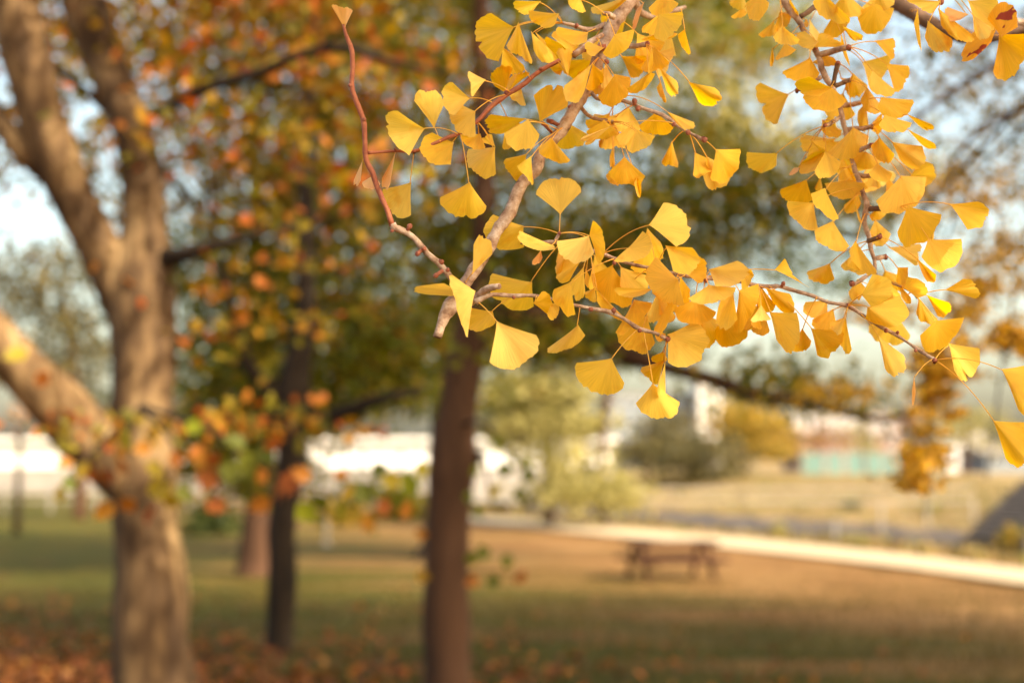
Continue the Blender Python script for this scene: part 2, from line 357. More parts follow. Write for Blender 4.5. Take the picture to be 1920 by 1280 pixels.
# ---- left flaking-bark tree, forked
Lt = tree('forked_tree', 'thick forked tree with flaking tan bark and rust orange leaves on the left', M['planebark'], [
    ('trunk', [(282, 1330, 9, 150), (284, 1200, 9, 138), (275, 1060, 9, 140), (265, 950, 9, 142), (262, 850, 9, 128), (265, 740, 9, 112), (266, 620, 9, 118), (262, 520, 9, 125), (270, 430, 9, 88), (266, 330, 9, 80), (250, 240, 9, 80), (215, 150, 9.1, 82), (165, 30, 9.3, 84), (120, -90, 9.4, 78), (60, -260, 9.6, 60), (20, -460, 9.8, 40)]),
    ('limb', [(262, 640, 9, 96), (228, 540, 9, 96), (180, 450, 8.9, 92), (130, 350, 8.8, 88), (95, 260, 8.7, 92), (62, 150, 8.6, 94), (30, 30, 8.5, 98), (0, -120, 8.4, 80), (-60, -350, 8.2, 45)]),
    ('limb', [(262, 930, 9, 120), (190, 850, 8.9, 118), (110, 770, 8.7, 108), (40, 690, 8.5, 96), (-40, 590, 8.3, 90), (-160, 400, 8, 70), (-260, 150, 7.8, 50)]),
    ('limb', [(100, 330, 8.8, 56), (40, 280, 8.7, 50), (-30, 190, 8.6, 44)]),
    ('branch', [(285, 218, 8.9, 24), (340, 190, 8.4, 22), (400, 160, 8, 22), (480, 140, 7.6, 22), (540, 112, 7.4, 20), (600, 90, 7.2, 18), (660, 90, 7.1, 17), (730, 115, 7, 14), (840, 138, 6.9, 9)]),
    ('branch', [(290, 490, 9, 50), (345, 478, 8.8, 30), (400, 462, 8.6, 22), (450, 450, 8.5, 14), (560, 420, 8.4, 8)]),
    ('branch', [(100, 120, 8.8, 22), (160, 170, 9, 16), (250, 260, 9.4, 14), (330, 345, 9.8, 12), (380, 400, 10, 8)]),
    ('branch', [(600, 90, 7.2, 10), (640, 60, 7.1, 8), (660, 10, 7, 6)]),
], [
    ([(480, 60, 8.8, 230, 150, .7, 300), (700, 130, 8.8, 200, 150, .7, 300), (420, 260, 8.8, 190, 130, .7, 170), (640, 330, 8.8, 200, 150, .7, 170), (250, 60, 9.5, 180, 130, .8, 240), (80, 130, 9.8, 130, 180, .7, 240),
      (480, 430, 8.8, 160, 110, .8, 90), (300, -200, 8.5, 500, 200, 1.8, 1500), (700, -260, 8.5, 400, 200, 1.8, 1200), (60, -250, 8.5, 400, 220, 1.8, 900)], .085, M['rust'], .16),
    ([(420, 560, 9.2, 150, 110, .8, 60), (560, 640, 9.2, 160, 110, .8, 70), (520, 780, 8.6, 150, 60, .8, 110), (200, 800, 8.4, 110, 40, .4, 60)], .085, M['rust'], .14),
    ([(100, 150, 11, 150, 170, .9, 800), (20, 320, 9.6, 60, 50, .5, 160), (170, 300, 10.5, 60, 120, .6, 260), (30, 460, 10, 50, 16, .3, 60)], .06, M['warm'], .15),
], seg=20)
# low drooping leaves of the forked tree that read one by one
BROAD = [(-.5, 0, 0), (-.36, .22, .05), (-.08, .46, .12), (.12, .28, .06), (.34, .34, .08), (.34, .12, .03), (.6, 0, 0), (.34, -.12, .03), (.34, -.34, .08), (.12, -.28, .06), (-.08, -.46, .12), (-.36, -.22, .05), (0.05, 0, -.04)]
M['fo'] = leafy('broad_leaf_orange', [(0, (.22, .06, .012)), (.6, (.32, .11, .014)), (1, (.38, .17, .018))], .4, varied='obj')
M['fy'] = leafy('broad_leaf_yellow', [(0, (.36, .20, .02)), (1, (.28, .24, .02))], .4, varied='obj')
M['fg'] = leafy('broad_leaf_green', [(0, (.08, .10, .012)), (.6, (.14, .15, .014)), (1, (.30, .33, .02))], .4, varied='obj')
def broad_leaf(parent, px, py, Y, w_px, mat, tilt):
    s = w_px * Y / F; c = at(px, py, Y)
    from mathutils import Euler
    R = Euler((math.radians(90) + random.uniform(-.7, .7), tilt, random.uniform(-.6, .6)), 'XYZ').to_matrix()
    V = [c + (R @ (Vector(v) * s)) for v in BROAD]; n = len(BROAD) - 1
    mesh_obj('leaf', V, [(i, (i+1) % n, n) for i in range(n)], M[mat], parent)
def twigs(parent, lists, bark):
    for pts in lists:
        P = [at(a, b, c) for a, b, c, d in pts]; R = [d * c / F / 2 for a, b, c, d in pts]
        V, Fc = tube(P, R, 6, step=.12); mesh_obj('twig', V, Fc, bark, parent)
twigs(Lt, [[(262, 760, 8.9, 12), (300, 800, 7.6, 8), (330, 850, 7.2, 6), (300, 920, 7, 4), (260, 950, 7, 3)], [(262, 760, 8.9, 12), (380, 800, 7.8, 8), (450, 850, 7.4, 6), (540, 900, 7.2, 4), (650, 930, 7.2, 3)],
           [(240, 780, 8.9, 10), (190, 830, 7.6, 7), (140, 880, 7.3, 4), (105, 925, 7.2, 3)], [(450, 850, 7.4, 5), (420, 900, 7.2, 4), (400, 945, 7.1, 3)], [(190, 830, 7.6, 6), (210, 900, 7.2, 4), (200, 960, 7, 3)]], M['darkbark'])
for px, py, wd, mt in [(238, 825, 46, 'fy'), (195, 955, 50, 'fo'), (240, 945, 44, 'fo'), (282, 966, 48, 'fo'), (300, 915, 56, 'fy'), (322, 935, 52, 'fy'), (345, 925, 44, 'fg'), (390, 898, 56, 'fo'), (405, 948, 50, 'fo'), (488, 945, 48, 'fo'),
                       (545, 905, 56, 'fo'), (565, 888, 44, 'fo'), (525, 920, 46, 'fo'), (115, 925, 40, 'fy'), (130, 905, 36, 'fg'), (155, 880, 40, 'fy'), (122, 868, 34, 'fo'), (175, 890, 34, 'fo'), (205, 890, 40, 'fo'), (230, 872, 40, 'fo'), (290, 880, 44, 'fy'),
                       (330, 860, 40, 'fo'), (268, 840, 40, 'fo'), (380, 860, 44, 'fo'), (400, 860, 40, 'fo'), (430, 885, 50, 'fg'), (460, 870, 56, 'fg'), (440, 830, 50, 'fg'), (500, 850, 50, 'fg'), (490, 890, 40, 'fo'), (510, 830, 40, 'fo'), (365, 800, 44, 'fg'),
                       (640, 890, 36, 'fo'), (650, 920, 44, 'fy'), (680, 925, 48, 'fg'), (575, 960, 56, 'fg'), (600, 940, 46, 'fg'), (640, 960, 44, 'fy'), (712, 880, 40, 'fg'), (735, 900, 50, 'fy'), (770, 905, 56, 'fg'), (720, 950, 44, 'fo'), (690, 980, 40, 'fo'), (760, 955, 40, 'fo'), (740, 940, 40, 'fg'), (790, 880, 40, 'fy'),
                       (30, 665, 50, 'fy'), (80, 710, 40, 'fo')]:
    broad_leaf(Lt, px, py, random.uniform(6.8, 7.6), wd * .92, mt, random.uniform(0, 6.28))

# ---- dark slim tree
tree('slim_tree', 'slim dark trunked tree with olive leaves right of the forked tree', M['darkbark'], [
    ('trunk', [(520, 1225, 13.6, 62), (522, 1190, 13.6, 50), (528, 1090, 13.6, 52), (530, 1000, 13.6, 58), (542, 920, 13.6, 58), (550, 850, 13.6, 60), (542, 790, 13.6, 80), (556, 700, 13.6, 60), (570, 600, 13.6, 38), (575, 480, 13.6, 34), (573, 330, 13.6, 30), (580, 180, 13.6, 22), (590, 20, 13.6, 18), (600, -200, 13.6, 14)]),
    ('limb', [(538, 790, 13.6, 50), (500, 725, 13.5, 34), (462, 680, 13.4, 28), (450, 620, 13.3, 20), (428, 550, 13.2, 18), (405, 470, 13.1, 14), (395, 330, 13, 10)]),
    ('limb', [(560, 800, 13.6, 36), (640, 775, 13.4, 26), (720, 745, 13.2, 22), (790, 735, 13.1, 16)]),
    ('branch', [(575, 420, 13.6, 12), (640, 405, 13.4, 10), (700, 380, 13.2, 7)]),
], [
    ([(420, 500, 15, 170, 130, .9, 3000), (620, 520, 15, 210, 150, .9, 4000), (720, 640, 15, 160, 110, .9, 3000), (560, 700, 15, 200, 100, .9, 2800), (430, 700, 15, 110, 110, .8, 1000), (660, 745, 14.6, 170, 36, .8, 900), (430, 840, 15, 120, 60, .8, 1500), (360, 780, 15, 70, 80, .7, 800), (470, 900, 15, 120, 40, .7, 600), (700, 925, 16, 110, 32, .7, 500), (610, 790, 15, 60, 40, .6, 300),
      (560, 280, 15.6, 240, 160, 1, 2900), (600, 50, 15.6, 300, 150, 1.2, 1900), (560, -200, 14, 420, 160, 2, 1600)], .07, M['olive'], .22),
    ([(380, 80, 15, 330, 170, 1, 3200), (700, 160, 15, 230, 200, 1, 2900), (420, 330, 15, 200, 130, 1, 1400), (640, 380, 15, 200, 110, 1, 1600)], .09, M['warm'], .24),
    ([(480, 560, 14.6, 170, 200, .6, 200), (650, 620, 14.6, 190, 150, .6, 240), (560, 790, 14.6, 180, 50, .5, 160)], .095, M['olive'], .2),
], seg=14)

# ---- centre trunk
Ct = tree('leaning_tree', 'smooth brown trunk leaning right in the centre with olive gold leaves above', M['midbark'], [
    ('trunk', [(845, 1340, 10, 100), (842, 1240, 10, 94), (838, 1100, 10, 86), (838, 980, 10, 82), (845, 880, 10, 80), (852, 800, 10, 76), (866, 700, 10, 72), (888, 600, 10, 60), (902, 500, 10, 50), (908, 400, 10, 42), (908, 280, 10, 38), (904, 140, 10, 36), (902, -20, 10, 32), (906, -220, 10, 24), (915, -450, 10, 16)]),
    ('branch', [(850, 870, 10, 26), (884, 862, 10, 22), (903, 852, 10, 18)]),
    ('limb', [(890, 585, 10, 44), (980, 590, 10, 40), (1090, 612, 9.9, 44), (1170, 665, 9.8, 46), (1260, 692, 9.7, 28), (1340, 712, 9.6, 27), (1430, 745, 9.5, 32), (1530, 758, 9.4, 19), (1650, 790, 9.3, 13), (1720, 775, 9.2, 8)]),
    ('branch', [(1440, 745, 9.5, 14), (1480, 745, 9.45, 10), (1540, 720, 9.4, 6)]),
    ('branch', [(905, 210, 10, 16), (960, 120, 9.8, 12), (1040, 20, 9.6, 9), (1100, -60, 9.4, 6)]),
    ('branch', [(908, 420, 10, 18), (840, 350, 10, 12), (770, 300, 10, 8)]),
], [
    ([(830, 470, 11.2, 110, 150, .6, 600), (960, 560, 10.4, 120, 110, .9, 520), (1060, 630, 10, 130, 50, .9, 620), (1060, 480, 10.6, 150, 120, 1, 520), (960, 330, 11.2, 130, 150, .7, 480), (820, 180, 11.2, 120, 130, .6, 420), (1010, 150, 11, 110, 110, .9, 330), (880, -200, 10, 380, 180, 1.8, 900)], .07, M['olive'], .17),
    ([(960, 540, 11, 140, 130, .9, 1900), (1080, 520, 11, 150, 120, .9, 1900), (1200, 450, 11, 150, 90, .9, 1300), (980, 320, 11, 140, 150, .9, 1400), (830, 400, 11.4, 120, 200, .6, 900), (1130, 330, 11, 120, 90, .8, 600)], .05, M['goldgreen'], .19),
    ([(1450, 712, 9.8, 70, 30, .3, 420), (1400, 690, 9.8, 40, 20, .3, 80), (1150, 420, 10, 170, 110, .8, 560), (1330, 390, 10, 160, 80, .8, 480), (1330, 480, 10, 120, 40, .8, 160), (1540, 745, 9.4, 90, 24, .4, 110), (1250, -200, 9.5, 420, 160, 1.8, 600), (1420, 370, 10, 170, 80, .6, 1300), (1250, 230, 10.4, 130, 60, .6, 420), (1560, 430, 10, 110, 60, .6, 260)], .06, M['goldgreen'], .19),
], seg=18)
twigs(Ct, [[(860, 800, 10, 12), (900, 790, 9.6, 6), (950, 840, 9.2, 5), (985, 880, 9, 3)], [(905, 852, 10, 10), (915, 900, 9.6, 5), (925, 960, 9.4, 3)], [(862, 1080, 10, 6), (900, 1070, 9.8, 4), (970, 1075, 9.7, 3)]], M['midbark'])
for px, py, wd, mt in [(935, 830, 34, 'fg'), (945, 880, 36, 'fg'), (985, 870, 34, 'fg'), (990, 890, 34, 'fg'), (925, 920, 32, 'fy'), (975, 925, 30, 'fg'), (897, 960, 26, 'fg'), (890, 880, 30, 'fg'), (960, 850, 30, 'fg'),
                       (905, 1035, 34, 'fg'), (885, 1045, 30, 'fg'), (950, 1052, 30, 'fg'), (975, 1080, 32, 'fo'), (885, 1090, 30, 'fo'), (925, 1088, 30, 'fg'), (793, 1080, 30, 'fy'), (880, 930, 28, 'fg'), (790, 1000, 26, 'fo')]:
    broad_leaf(Ct, px, py, random.uniform(9.2, 9.8), wd, mt, random.uniform(0, 6.28))

# ---- trunks further off
St = tree('stout_tree', 'stout purplish brown trunk flaring at its foot behind the slim dark tree', M['midbark'], [
    ('trunk', [(482, 1080, 28.5, 84), (482, 1040, 28.5, 66), (486, 980, 28.5, 58), (490, 900, 28.5, 52), (490, 780, 28.5, 48), (485, 600, 28.5, 40), (480, 350, 28.5, 26), (475, 100, 28.5, 14)]),
    ('limb', [(489, 800, 28.5, 30), (420, 680, 28.3, 20), (350, 600, 28, 12)])],
    [([(440, 700, 28.5, 130, 110, 2.4, 900), (330, 860, 28, 60, 70, 1.5, 350), (480, 560, 28.5, 150, 100, 3, 330), (480, 250, 28.5, 230, 170, 3, 160)], .17, M['ever'], .5)])
soup_obj('crown', leaves_at(wcloud([((0.5, 27, 12), (7, 8, 1.8), 16000)], .6), .2), LTRI, M['olive'], St)  # high crown added above the view to shade the left lawn
tree('broad_tree', 'broad olive green tree whose dark foot shows left of the centre trunk', M['darkbark'], [
    ('trunk', [(800, 1052, 33, 60), (812, 1020, 33, 40), (820, 900, 33, 36), (830, 700, 33, 32), (850, 500, 33, 26), (880, 300, 33, 16)]),
    ('limb', [(825, 760, 33, 22), (960, 640, 33, 16), (1150, 600, 33, 12), (1400, 560, 33, 8)]),
    ('limb', [(830, 740, 33, 20), (740, 640, 33, 14), (680, 560, 33, 10)])],
    [([(700, 640, 33, 150, 80, 3, 700), (760, 735, 32, 130, 40, 2.2, 900), (900, 580, 33, 150, 80, 3, 1500), (1000, 650, 33, 160, 50, 3, 1700), (1080, 470, 33, 160, 90, 3, 700), (900, 330, 33, 200, 130, 3, 450), (1250, 400, 33, 180, 90, 3, 450), (1230, 590, 33, 80, 40, 2, 350)], .14, M['olive'], .5),
     ([(1430, 440, 30, 130, 60, 2, 800), (1280, 470, 30, 90, 70, 2, 700), (1560, 510, 30, 90, 35, 2, 450), (1180, 645, 31, 110, 28, 2, 800)], .14, M['ever'], .5)])
tree('tall_pale_tree', 'tall loose yellow green tree between the two hanging branches', M['midbark'], [
    ('trunk', [(1128, 960, 48, 16), (1132, 800, 48, 14), (1170, 600, 48, 13), (1270, 300, 48, 11), (1330, 60, 48, 7)]),
    ('limb', [(1195, 520, 48, 10), (1190, 380, 48, 8), (1200, 250, 48, 5)]), ('limb', [(1230, 410, 48, 10), (1420, 330, 48, 8), (1480, 200, 48, 5)])],
    [([(1340, 60, 48, 120, 110, 4, 1300), (1290, 210, 48, 110, 80, 4, 800), (1440, 70, 48, 110, 70, 4, 700), (1360, 250, 48, 60, 100, 4, 1100), (1560, 330, 48, 170, 90, 4, 1400), (1200, 50, 48, 90, 90, 4, 600), (1340, -150, 48, 260, 140, 5, 900)], .26, M['lime'], .6)])
tree('round_pale_tree', 'rounded pale yellow green tree in sun right of the centre trunk', M['midbark'], [
    ('trunk', [(1030, 960, 50, 20), (1030, 860, 50, 16), (1020, 760, 50, 10)])],
    [([(1000, 735, 50, 70, 36, 2.5, 2200), (1030, 800, 49, 90, 34, 2.5, 1300), (1060, 860, 48, 80, 34, 2.5, 500), (1100, 910, 48, 110, 36, 2.5, 700), (1040, 925, 47, 60, 30, 1.5, 400), (1135, 930, 47, 50, 28, 1.5, 400), (960, 790, 50, 50, 40, 2, 600)], .22, M['lime'], .4)])
# left distance
tree('far_grey_green_tree', 'loose grey green tree far behind the forked tree', M['midbark'], [
    ('trunk', [(150, 960, 55, 24), (150, 860, 55, 20), (140, 700, 55, 16), (120, 540, 55, 8)]), ('limb', [(146, 780, 55, 12), (60, 640, 55, 6)])],
    [([(60, 560, 55, 110, 70, 4, 1100), (140, 650, 55, 90, 70, 4, 1000), (60, 700, 55, 90, 40, 4, 350), (180, 740, 55, 60, 50, 3, 260), (130, 500, 55, 70, 50, 3, 350)], .26, M['faro'], .7)])
tree('small_bare_tree', 'small nearly bare tree standing by the lawn edge at far left', M['darkbark'], [
    ('trunk', [(34, 935, 44, 12), (36, 860, 44, 10), (40, 800, 44, 8)]), ('branch', [(38, 830, 44, 6), (10, 790, 44, 3)]), ('branch', [(40, 800, 44, 6), (75, 760, 44, 3)])],
    [([(40, 775, 44, 60, 30, 1.5, 90)], .15, M['pink'], .4)])
# right, the golden ginkgo whose crown shades the lawn
_r = random.Random(4)
STR = [(_r.choice((_r.uniform(1590, 1690), _r.uniform(1810, 1930))), _r.uniform(480, 740), _r.uniform(5.8, 7), _r.uniform(5, 11), _r.uniform(50, 130), .05, _r.randint(40, 110)) for k in range(10)]
Gt = tree('golden_tree', 'golden brown tree at the right edge with long drooping branches', M['midbark'], [
    ('trunk', [(2750, 1340, 11, 130), (2740, 1000, 11, 110), (2700, 600, 11, 100), (2650, 100, 11, 80), (2600, -500, 11, 50)]),
    ('limb', [(2690, 520, 11, 60), (2400, 330, 10, 40), (2150, 230, 9, 26), (1960, 200, 8, 16), (1820, 260, 7.5, 10), (1700, 470, 7, 5)]),
    ('limb', [(2660, 300, 11, 60), (2300, 60, 9, 40), (2050, 30, 7.6, 24), (1850, 130, 7, 14), (1660, 260, 6.5, 7)]),
    ('branch', [(1960, 200, 8, 9), (1830, 330, 7, 7), (1760, 500, 6.4, 5), (1745, 700, 6, 4), (1735, 960, 5.8, 3)]),
    ('branch', [(2050, 30, 7.6, 12), (1930, 180, 6.8, 9), (1800, 320, 6.4, 7), (1700, 420, 6.2, 4)]),
    ('branch', [(2150, 230, 9, 14), (1960, 380, 8, 8), (1900, 560, 7.5, 5), (1850, 900, 7, 3)])],
    [([(1765, 700, 5.9, 9, 100, .06, 260), (1742, 730, 5.9, 7, 120, .05, 280), (1728, 840, 5.85, 6, 100, .04, 240), (1714, 900, 5.8, 4, 60, .03, 110)] + STR, .04, M['gold'], .028),
     ([(1850, 560, 6.8, 110, 110, .5, 420), (1880, 430, 7, 80, 120, .5, 420), (1780, 330, 6.6, 150, 90, .5, 420), (1600, 740, 7, 110, 26, .4, 220)], .035, M['gold'], .07),
     ([(1850, 120, 8, 130, 130, 1, 600), (1900, 380, 8, 90, 130, 1, 500), (1650, 200, 9, 120, 130, 1, 420), (1560, 60, 9, 130, 110, 1, 240), (2050, 200, 9, 200, 180, 1.5, 1500)], .045, M['goldol'], .16)])
soup_obj('crown', leaves_at(wcloud([((11.6, 7.5, 8.9), (5.6, 8.5, 1.8), 42000), ((4.8, 10.5, 9.6), (4.0, 7.0, 1.2), 15000), ((6.4, 4.5, 6.6), (3.2, 4.0, 1.0), 9000)], .35), .12), LTRI, M['goldol'], Gt)  # unseen high crown lumps, added to put the near lawn in shade
# the ginkgo the hanging branches grow from, over and behind the camera
Kt = thing('ginkgo_tree', 'unseen yellow ginkgo overhead that the hanging branches grow from', 'tree')
V, Fc = tube([(4.2, -2.2, -.2), (4.1, -2.1, 1.5), (3.9, -1.8, 4), (3.6, -1.4, 7), (3.4, -1.2, 10)], [.30, .24, .2, .14, .06], 16, step=.2, bump=.25, bfreq=2.5); mesh_obj('trunk', V, Fc, M['midbark'], Kt)
for a_ in ([(3.95, -1.9, 3.4), (3.0, -.6, 3.7), (1.6, .8, 3.4), (.6, 1.5, 2.75), (.30, 1.7, 2.35)], [(3.9, -1.8, 4), (2.6, .4, 4.4), (1.2, 1.8, 3.8), (.7, 1.9, 2.9), (.56, 1.8, 2.4)], [(3.9, -1.8, 3.8), (4.6, .4, 4.5), (4.2, 2.2, 4.8)], [(3.8, -1.6, 5), (2.2, -1.4, 5.6), (.5, -1, 5.8)]):
    V, Fc = tube(a_, [.09, .06, .04, .025, .012][:len(a_)], 8, step=.1, bump=.2, bfreq=6); mesh_obj('limb', V, Fc, M['midbark'], Kt)
soup_obj('crown', leaves_at(wcloud([((2.8, -.1, 4.2), (2.1, 1.9, .8), 6800), ((3.4, -1.4, 6.5), (3.0, 3.0, 2.0), 6000)], .2), .068), LTRI, M['leafmass'], Kt)  # unseen crown, placed toward the sun to shade the leaves in focus

# ---- trees and houses on the far bank
def far_tree(label, px, base, Y, lumps, mat, size=.32, nm='bank_tree'):
    tree(nm, label, M['midbark'], [('trunk', [(px, base, Y, 10), (px, base - 50, Y, 8), (px + 4, base - 110, Y, 5)])], [(lumps, size, mat, .55)], seg=8, group='trees on the far bank')
far_tree('dark olive tree on the far bank, leftmost beside the pale tree', 1215, 890, 105, [(1210, 850, 105, 60, 34, 4, 1100), (1240, 800, 105, 50, 30, 4, 600)], M['faro'])
far_tree('low dark olive tree on the far bank reaching over its grass', 1330, 900, 98, [(1310, 850, 98, 75, 45, 4, 1600), (1340, 895, 97, 50, 18, 3, 500)], M['faro'])
far_tree('olive yellow tree on the far bank below the long dark bough', 1400, 890, 112, [(1390, 790, 112, 55, 45, 4, 1500), (1440, 820, 112, 50, 50, 4, 1300)], M['goldol'])
far_tree('small russet tree in front of the rose coloured house', 1530, 886, 118, [(1530, 815, 118, 40, 30, 3, 260)], M['pink'])
far_tree('bright green tree in front of the rose coloured house', 1620, 886, 118, [(1615, 825, 118, 28, 30, 3, 300)], M['lime'])
far_tree('yellow green tree on the far bank near the right edge', 1810, 886, 120, [(1810, 800, 120, 70, 40, 4, 700), (1890, 820, 120, 60, 40, 4, 400)], M['lime'])
far_tree('russet tree on the far bank between two hanging golden strands', 1700, 886, 124, [(1700, 790, 124, 45, 40, 3, 300)], M['pink'])

def house(name, label, px0, px1, pytop, pybot, Y, depth, wallmat, nwx, nwz, roof=None):
    A = at(px0, pytop, Y); B = at(px1, pybot, Y); t = thing(name, label, 'building')
    x0, x1, z1 = A.x, B.x, A.z; z0 = gz(x0, Y) - .3; V, Fc = [], []; box(V, Fc, x0, x1, Y, Y + depth, z0, z1); mesh_obj('wall', V, Fc, wallmat, t, smooth=False)
    V, Fc = [], []
    if roof == 'gable':
        r = (z1 - z0) * .45; b = [(x0-.4, Y-.4, z1), (x1+.4, Y-.4, z1), (x1+.4, Y+depth+.4, z1), (x0-.4, Y+depth+.4, z1), (x0-.4, Y+depth/2, z1+r), (x1+.4, Y+depth/2, z1+r)]
        V = [Vector(q) + Vector((0, 0, .01)) for q in b]; Fc = [(0, 1, 5, 4), (2, 3, 4, 5), (0, 4, 3), (1, 2, 5), (3, 2, 1, 0)]; mesh_obj('roof', V, Fc, M['grey'], t, smooth=False)
    else:
        box(V, Fc, x0-.15, x1+.15, Y-.15, Y+depth+.15, z1+.005, z1+.3); mesh_obj('roof', V, Fc, M['grey'] if wallmat is not M['white'] else M['white'], t, smooth=False)
    zb = max(z0 + .8, B.z)
    for i in range(nwx):
        for k in range(nwz):
            cx = x0 + (x1-x0) * (i+.5) / nwx; cz = zb + (z1-zb) * (k+.5) / nwz; hw = (x1-x0) / nwx * .28; hz = (z1-zb) / nwz * .26
            V, Fc = [], []; box(V, Fc, cx-hw, cx+hw, Y-.06, Y+.02, cz-hz, cz+hz); wn = mesh_obj('window', V, Fc, M['white'], t, smooth=False)
            V, Fc = [], []; box(V, Fc, cx-hw*.86, cx+hw*.86, Y-.075, Y-.062, cz-hz*.86, cz+hz*.86); mesh_obj('pane', V, Fc, M['glass'], wn, smooth=False)
    return t
house('apartment_block', 'wide pale blue grey block behind the far bank trees', 1135, 1308, 742, 880, 190, 18, M['bluegrey'], 7, 4)
house('tower_block', 'narrow bright white block beside the blue grey one', 1312, 1352, 722, 880, 185, 12, M['white'], 2, 6)
house('rose_house', 'rose coloured house with grey roof above the turquoise panels', 1500, 1690, 812, 880, 135, 9, M['rose'], 5, 2, 'gable')
house('white_house', 'small white house on the far bank right of the rose one', 1770, 1850, 828, 880, 140, 8, M['white'], 3, 1, 'gable')
house('grey_house', 'grey blue house far back at the right edge', 1850, 1990, 850, 885, 130, 8, M['bluegrey'], 4, 1, 'gable')
# turquoise panels
fn = thing('turquoise_fence', 'turquoise panel fence along the top of the far bank', 'fence')
for a, b in [(1505, 1545), (1552, 1580), (1588, 1618), (1625, 1655), (1660, 1684), (1735, 1762)]:
    A = at(a, 848, 116); B = at(b, 888, 116); V, Fc = [], []; box(V, Fc, A.x, B.x, 116, 116.12, gz(A.x, 116) - .1, A.z); mesh_obj('panel', V, Fc, M['teal'], fn, smooth=False)
for a in (1502, 1548, 1584, 1621, 1657, 1688, 1732, 1765):
    A = at(a, 844, 116); V, Fc = [], []; box(V, Fc, A.x-.06, A.x+.06, 115.95, 116.17, gz(A.x, 116) - .1, A.z); mesh_obj('post', V, Fc, M['grey'], fn, smooth=False)
# long white building on a grey base, left distance
lb = thing('long_building', 'long low white building on a grey base beyond the lawn', 'building')
A = at(-420, 800, 95); B = at(1145, 876, 95); zm = B.z
V, Fc = [], []; box(V, Fc, A.x, B.x, 95, 104, zm, at(0, 828, 95).z); mesh_obj('wall', V, Fc, M['white'], lb, smooth=False)
V, Fc = [], []; box(V, Fc, A.x-.1, B.x+.1, 94.8, 104.2, -1.2, zm-.003); mesh_obj('base', V, Fc, M['grey'], lb, smooth=False)
V, Fc = [], []; box(V, Fc, A.x-.4, B.x+.4, 94.4, 104.4, at(0, 828, 95).z+.003, at(0, 828, 95).z+.25); mesh_obj('roof', V, Fc, M['white'], lb, smooth=False)
for k in range(22):
    x = A.x + (B.x - A.x) * (k + .5) / 22; V, Fc = [], []; box(V, Fc, x-.08, x+.08, 94.88, 94.997, zm, at(0, 828, 95).z - .05); mesh_obj('pillar', V, Fc, M['grey'], lb, smooth=False)
# rail fence at far left
rf = thing('rail_fence', 'grey post and rail fence crossing the far end of the lawn', 'fence')
for i in range(24):
    x = -26 + i * 2.0; z = gz(x, 62); V, Fc = [], []; box(V, Fc, x-.05, x+.05, 61.95, 62.05, z-.1, z+1.05); mesh_obj('post', V, Fc, M['grey'], rf, smooth=False)
for h in (.45, .95):
    V, Fc = [], []; box(V, Fc, -26, 20, 61.90, 61.945, -.7+h, -.7+h+.09); mesh_obj('rail', V, Fc, M['grey'], rf, smooth=False)
# concrete stair ramp, right edge
rp = thing('stone_ramp', 'dark stone ramp climbing the far bank at the right edge', 'ramp')
q = [project(1815, 1032), project(1925, 1038), project(2080, 930), project(1918, 922)]
V = [p + Vector((0, 0, .5)) for p in q] + [p + Vector((0, 0, -.6)) for p in q]
mesh_obj('slab', V, [(0, 1, 2, 3), (0, 4, 5, 1), (1, 5, 6, 2), (2, 6, 7, 3), (3, 7, 4, 0)], M['rock'], rp, smooth=False)
for k in range(14):
    t = (k + .5) / 14; a = q[0].lerp(q[3], t) + Vector((0, 0, .502)); b = q[1].lerp(q[2], t) + Vector((0, 0, .502)); e = (q[3] - q[0]) / 14 * .3; hh = Vector((0, 0, .12))
    V = [a, b, b+e, a+e, a+hh, b+hh, b+e+hh, a+e+hh]; mesh_obj('step', V, [(4, 5, 6, 7), (0, 1, 5, 4), (2, 3, 7, 6), (1, 2, 6, 5), (3, 0, 4, 7)], M['rock'], rp, smooth=False)
# bushes
def bush(label, px, py, r, mat, n=300, nm='bush'):
    p = project(px, py); Y = p.y; R = r * Y / F; k = rng.normal(size=(n, 3)); k /= np.linalg.norm(k, axis=1)[:, None]; k *= rng.uniform(.3, 1, (n, 1)); k[:, 2] = abs(k[:, 2])
    P = np.array(p)[None] + k * np.array([R, R, R * 1.1])
    t = thing(nm, label, 'bush'); soup_obj('foliage', leaves_at(P, R * .22), LTRI, mat, t)
    V, Fc = tube([p - Vector((0, 0, .2)), p + Vector((.02, 0, R * .7))], [R * .06, R * .03], 6); mesh_obj('stem', V, Fc, M['darkbark'], t)
bush('small round dark green bush on the dry far bank', 1598, 955, 20, M['ever'])
bush('green bush at the foot of the far bank slope near the right edge', 1745, 962, 24, M['lime'])
bush('dark gold bush beside the dark ramp at the right edge', 1905, 1028, 42, M['goldol'])
bush('low bright green clump beyond the middle of the path', 1462, 1005, 24, M['lime'])
bush('low green clump beyond the path, right of the middle', 1612, 1026, 24, M['lime'])
bush('yellow green shrub behind the white building end', 1150, 930, 50, M['lime'], 500)
bush('dark shrub left of the stout trunk', 395, 1000, 60, M['ever'], 500)
bush('olive shrub between slim tree and centre trunk', 640, 985, 50, M['goldol'], 500)
bush('green and rust shrub just left of the centre trunk', 750, 975, 55, M['olive'], 600)

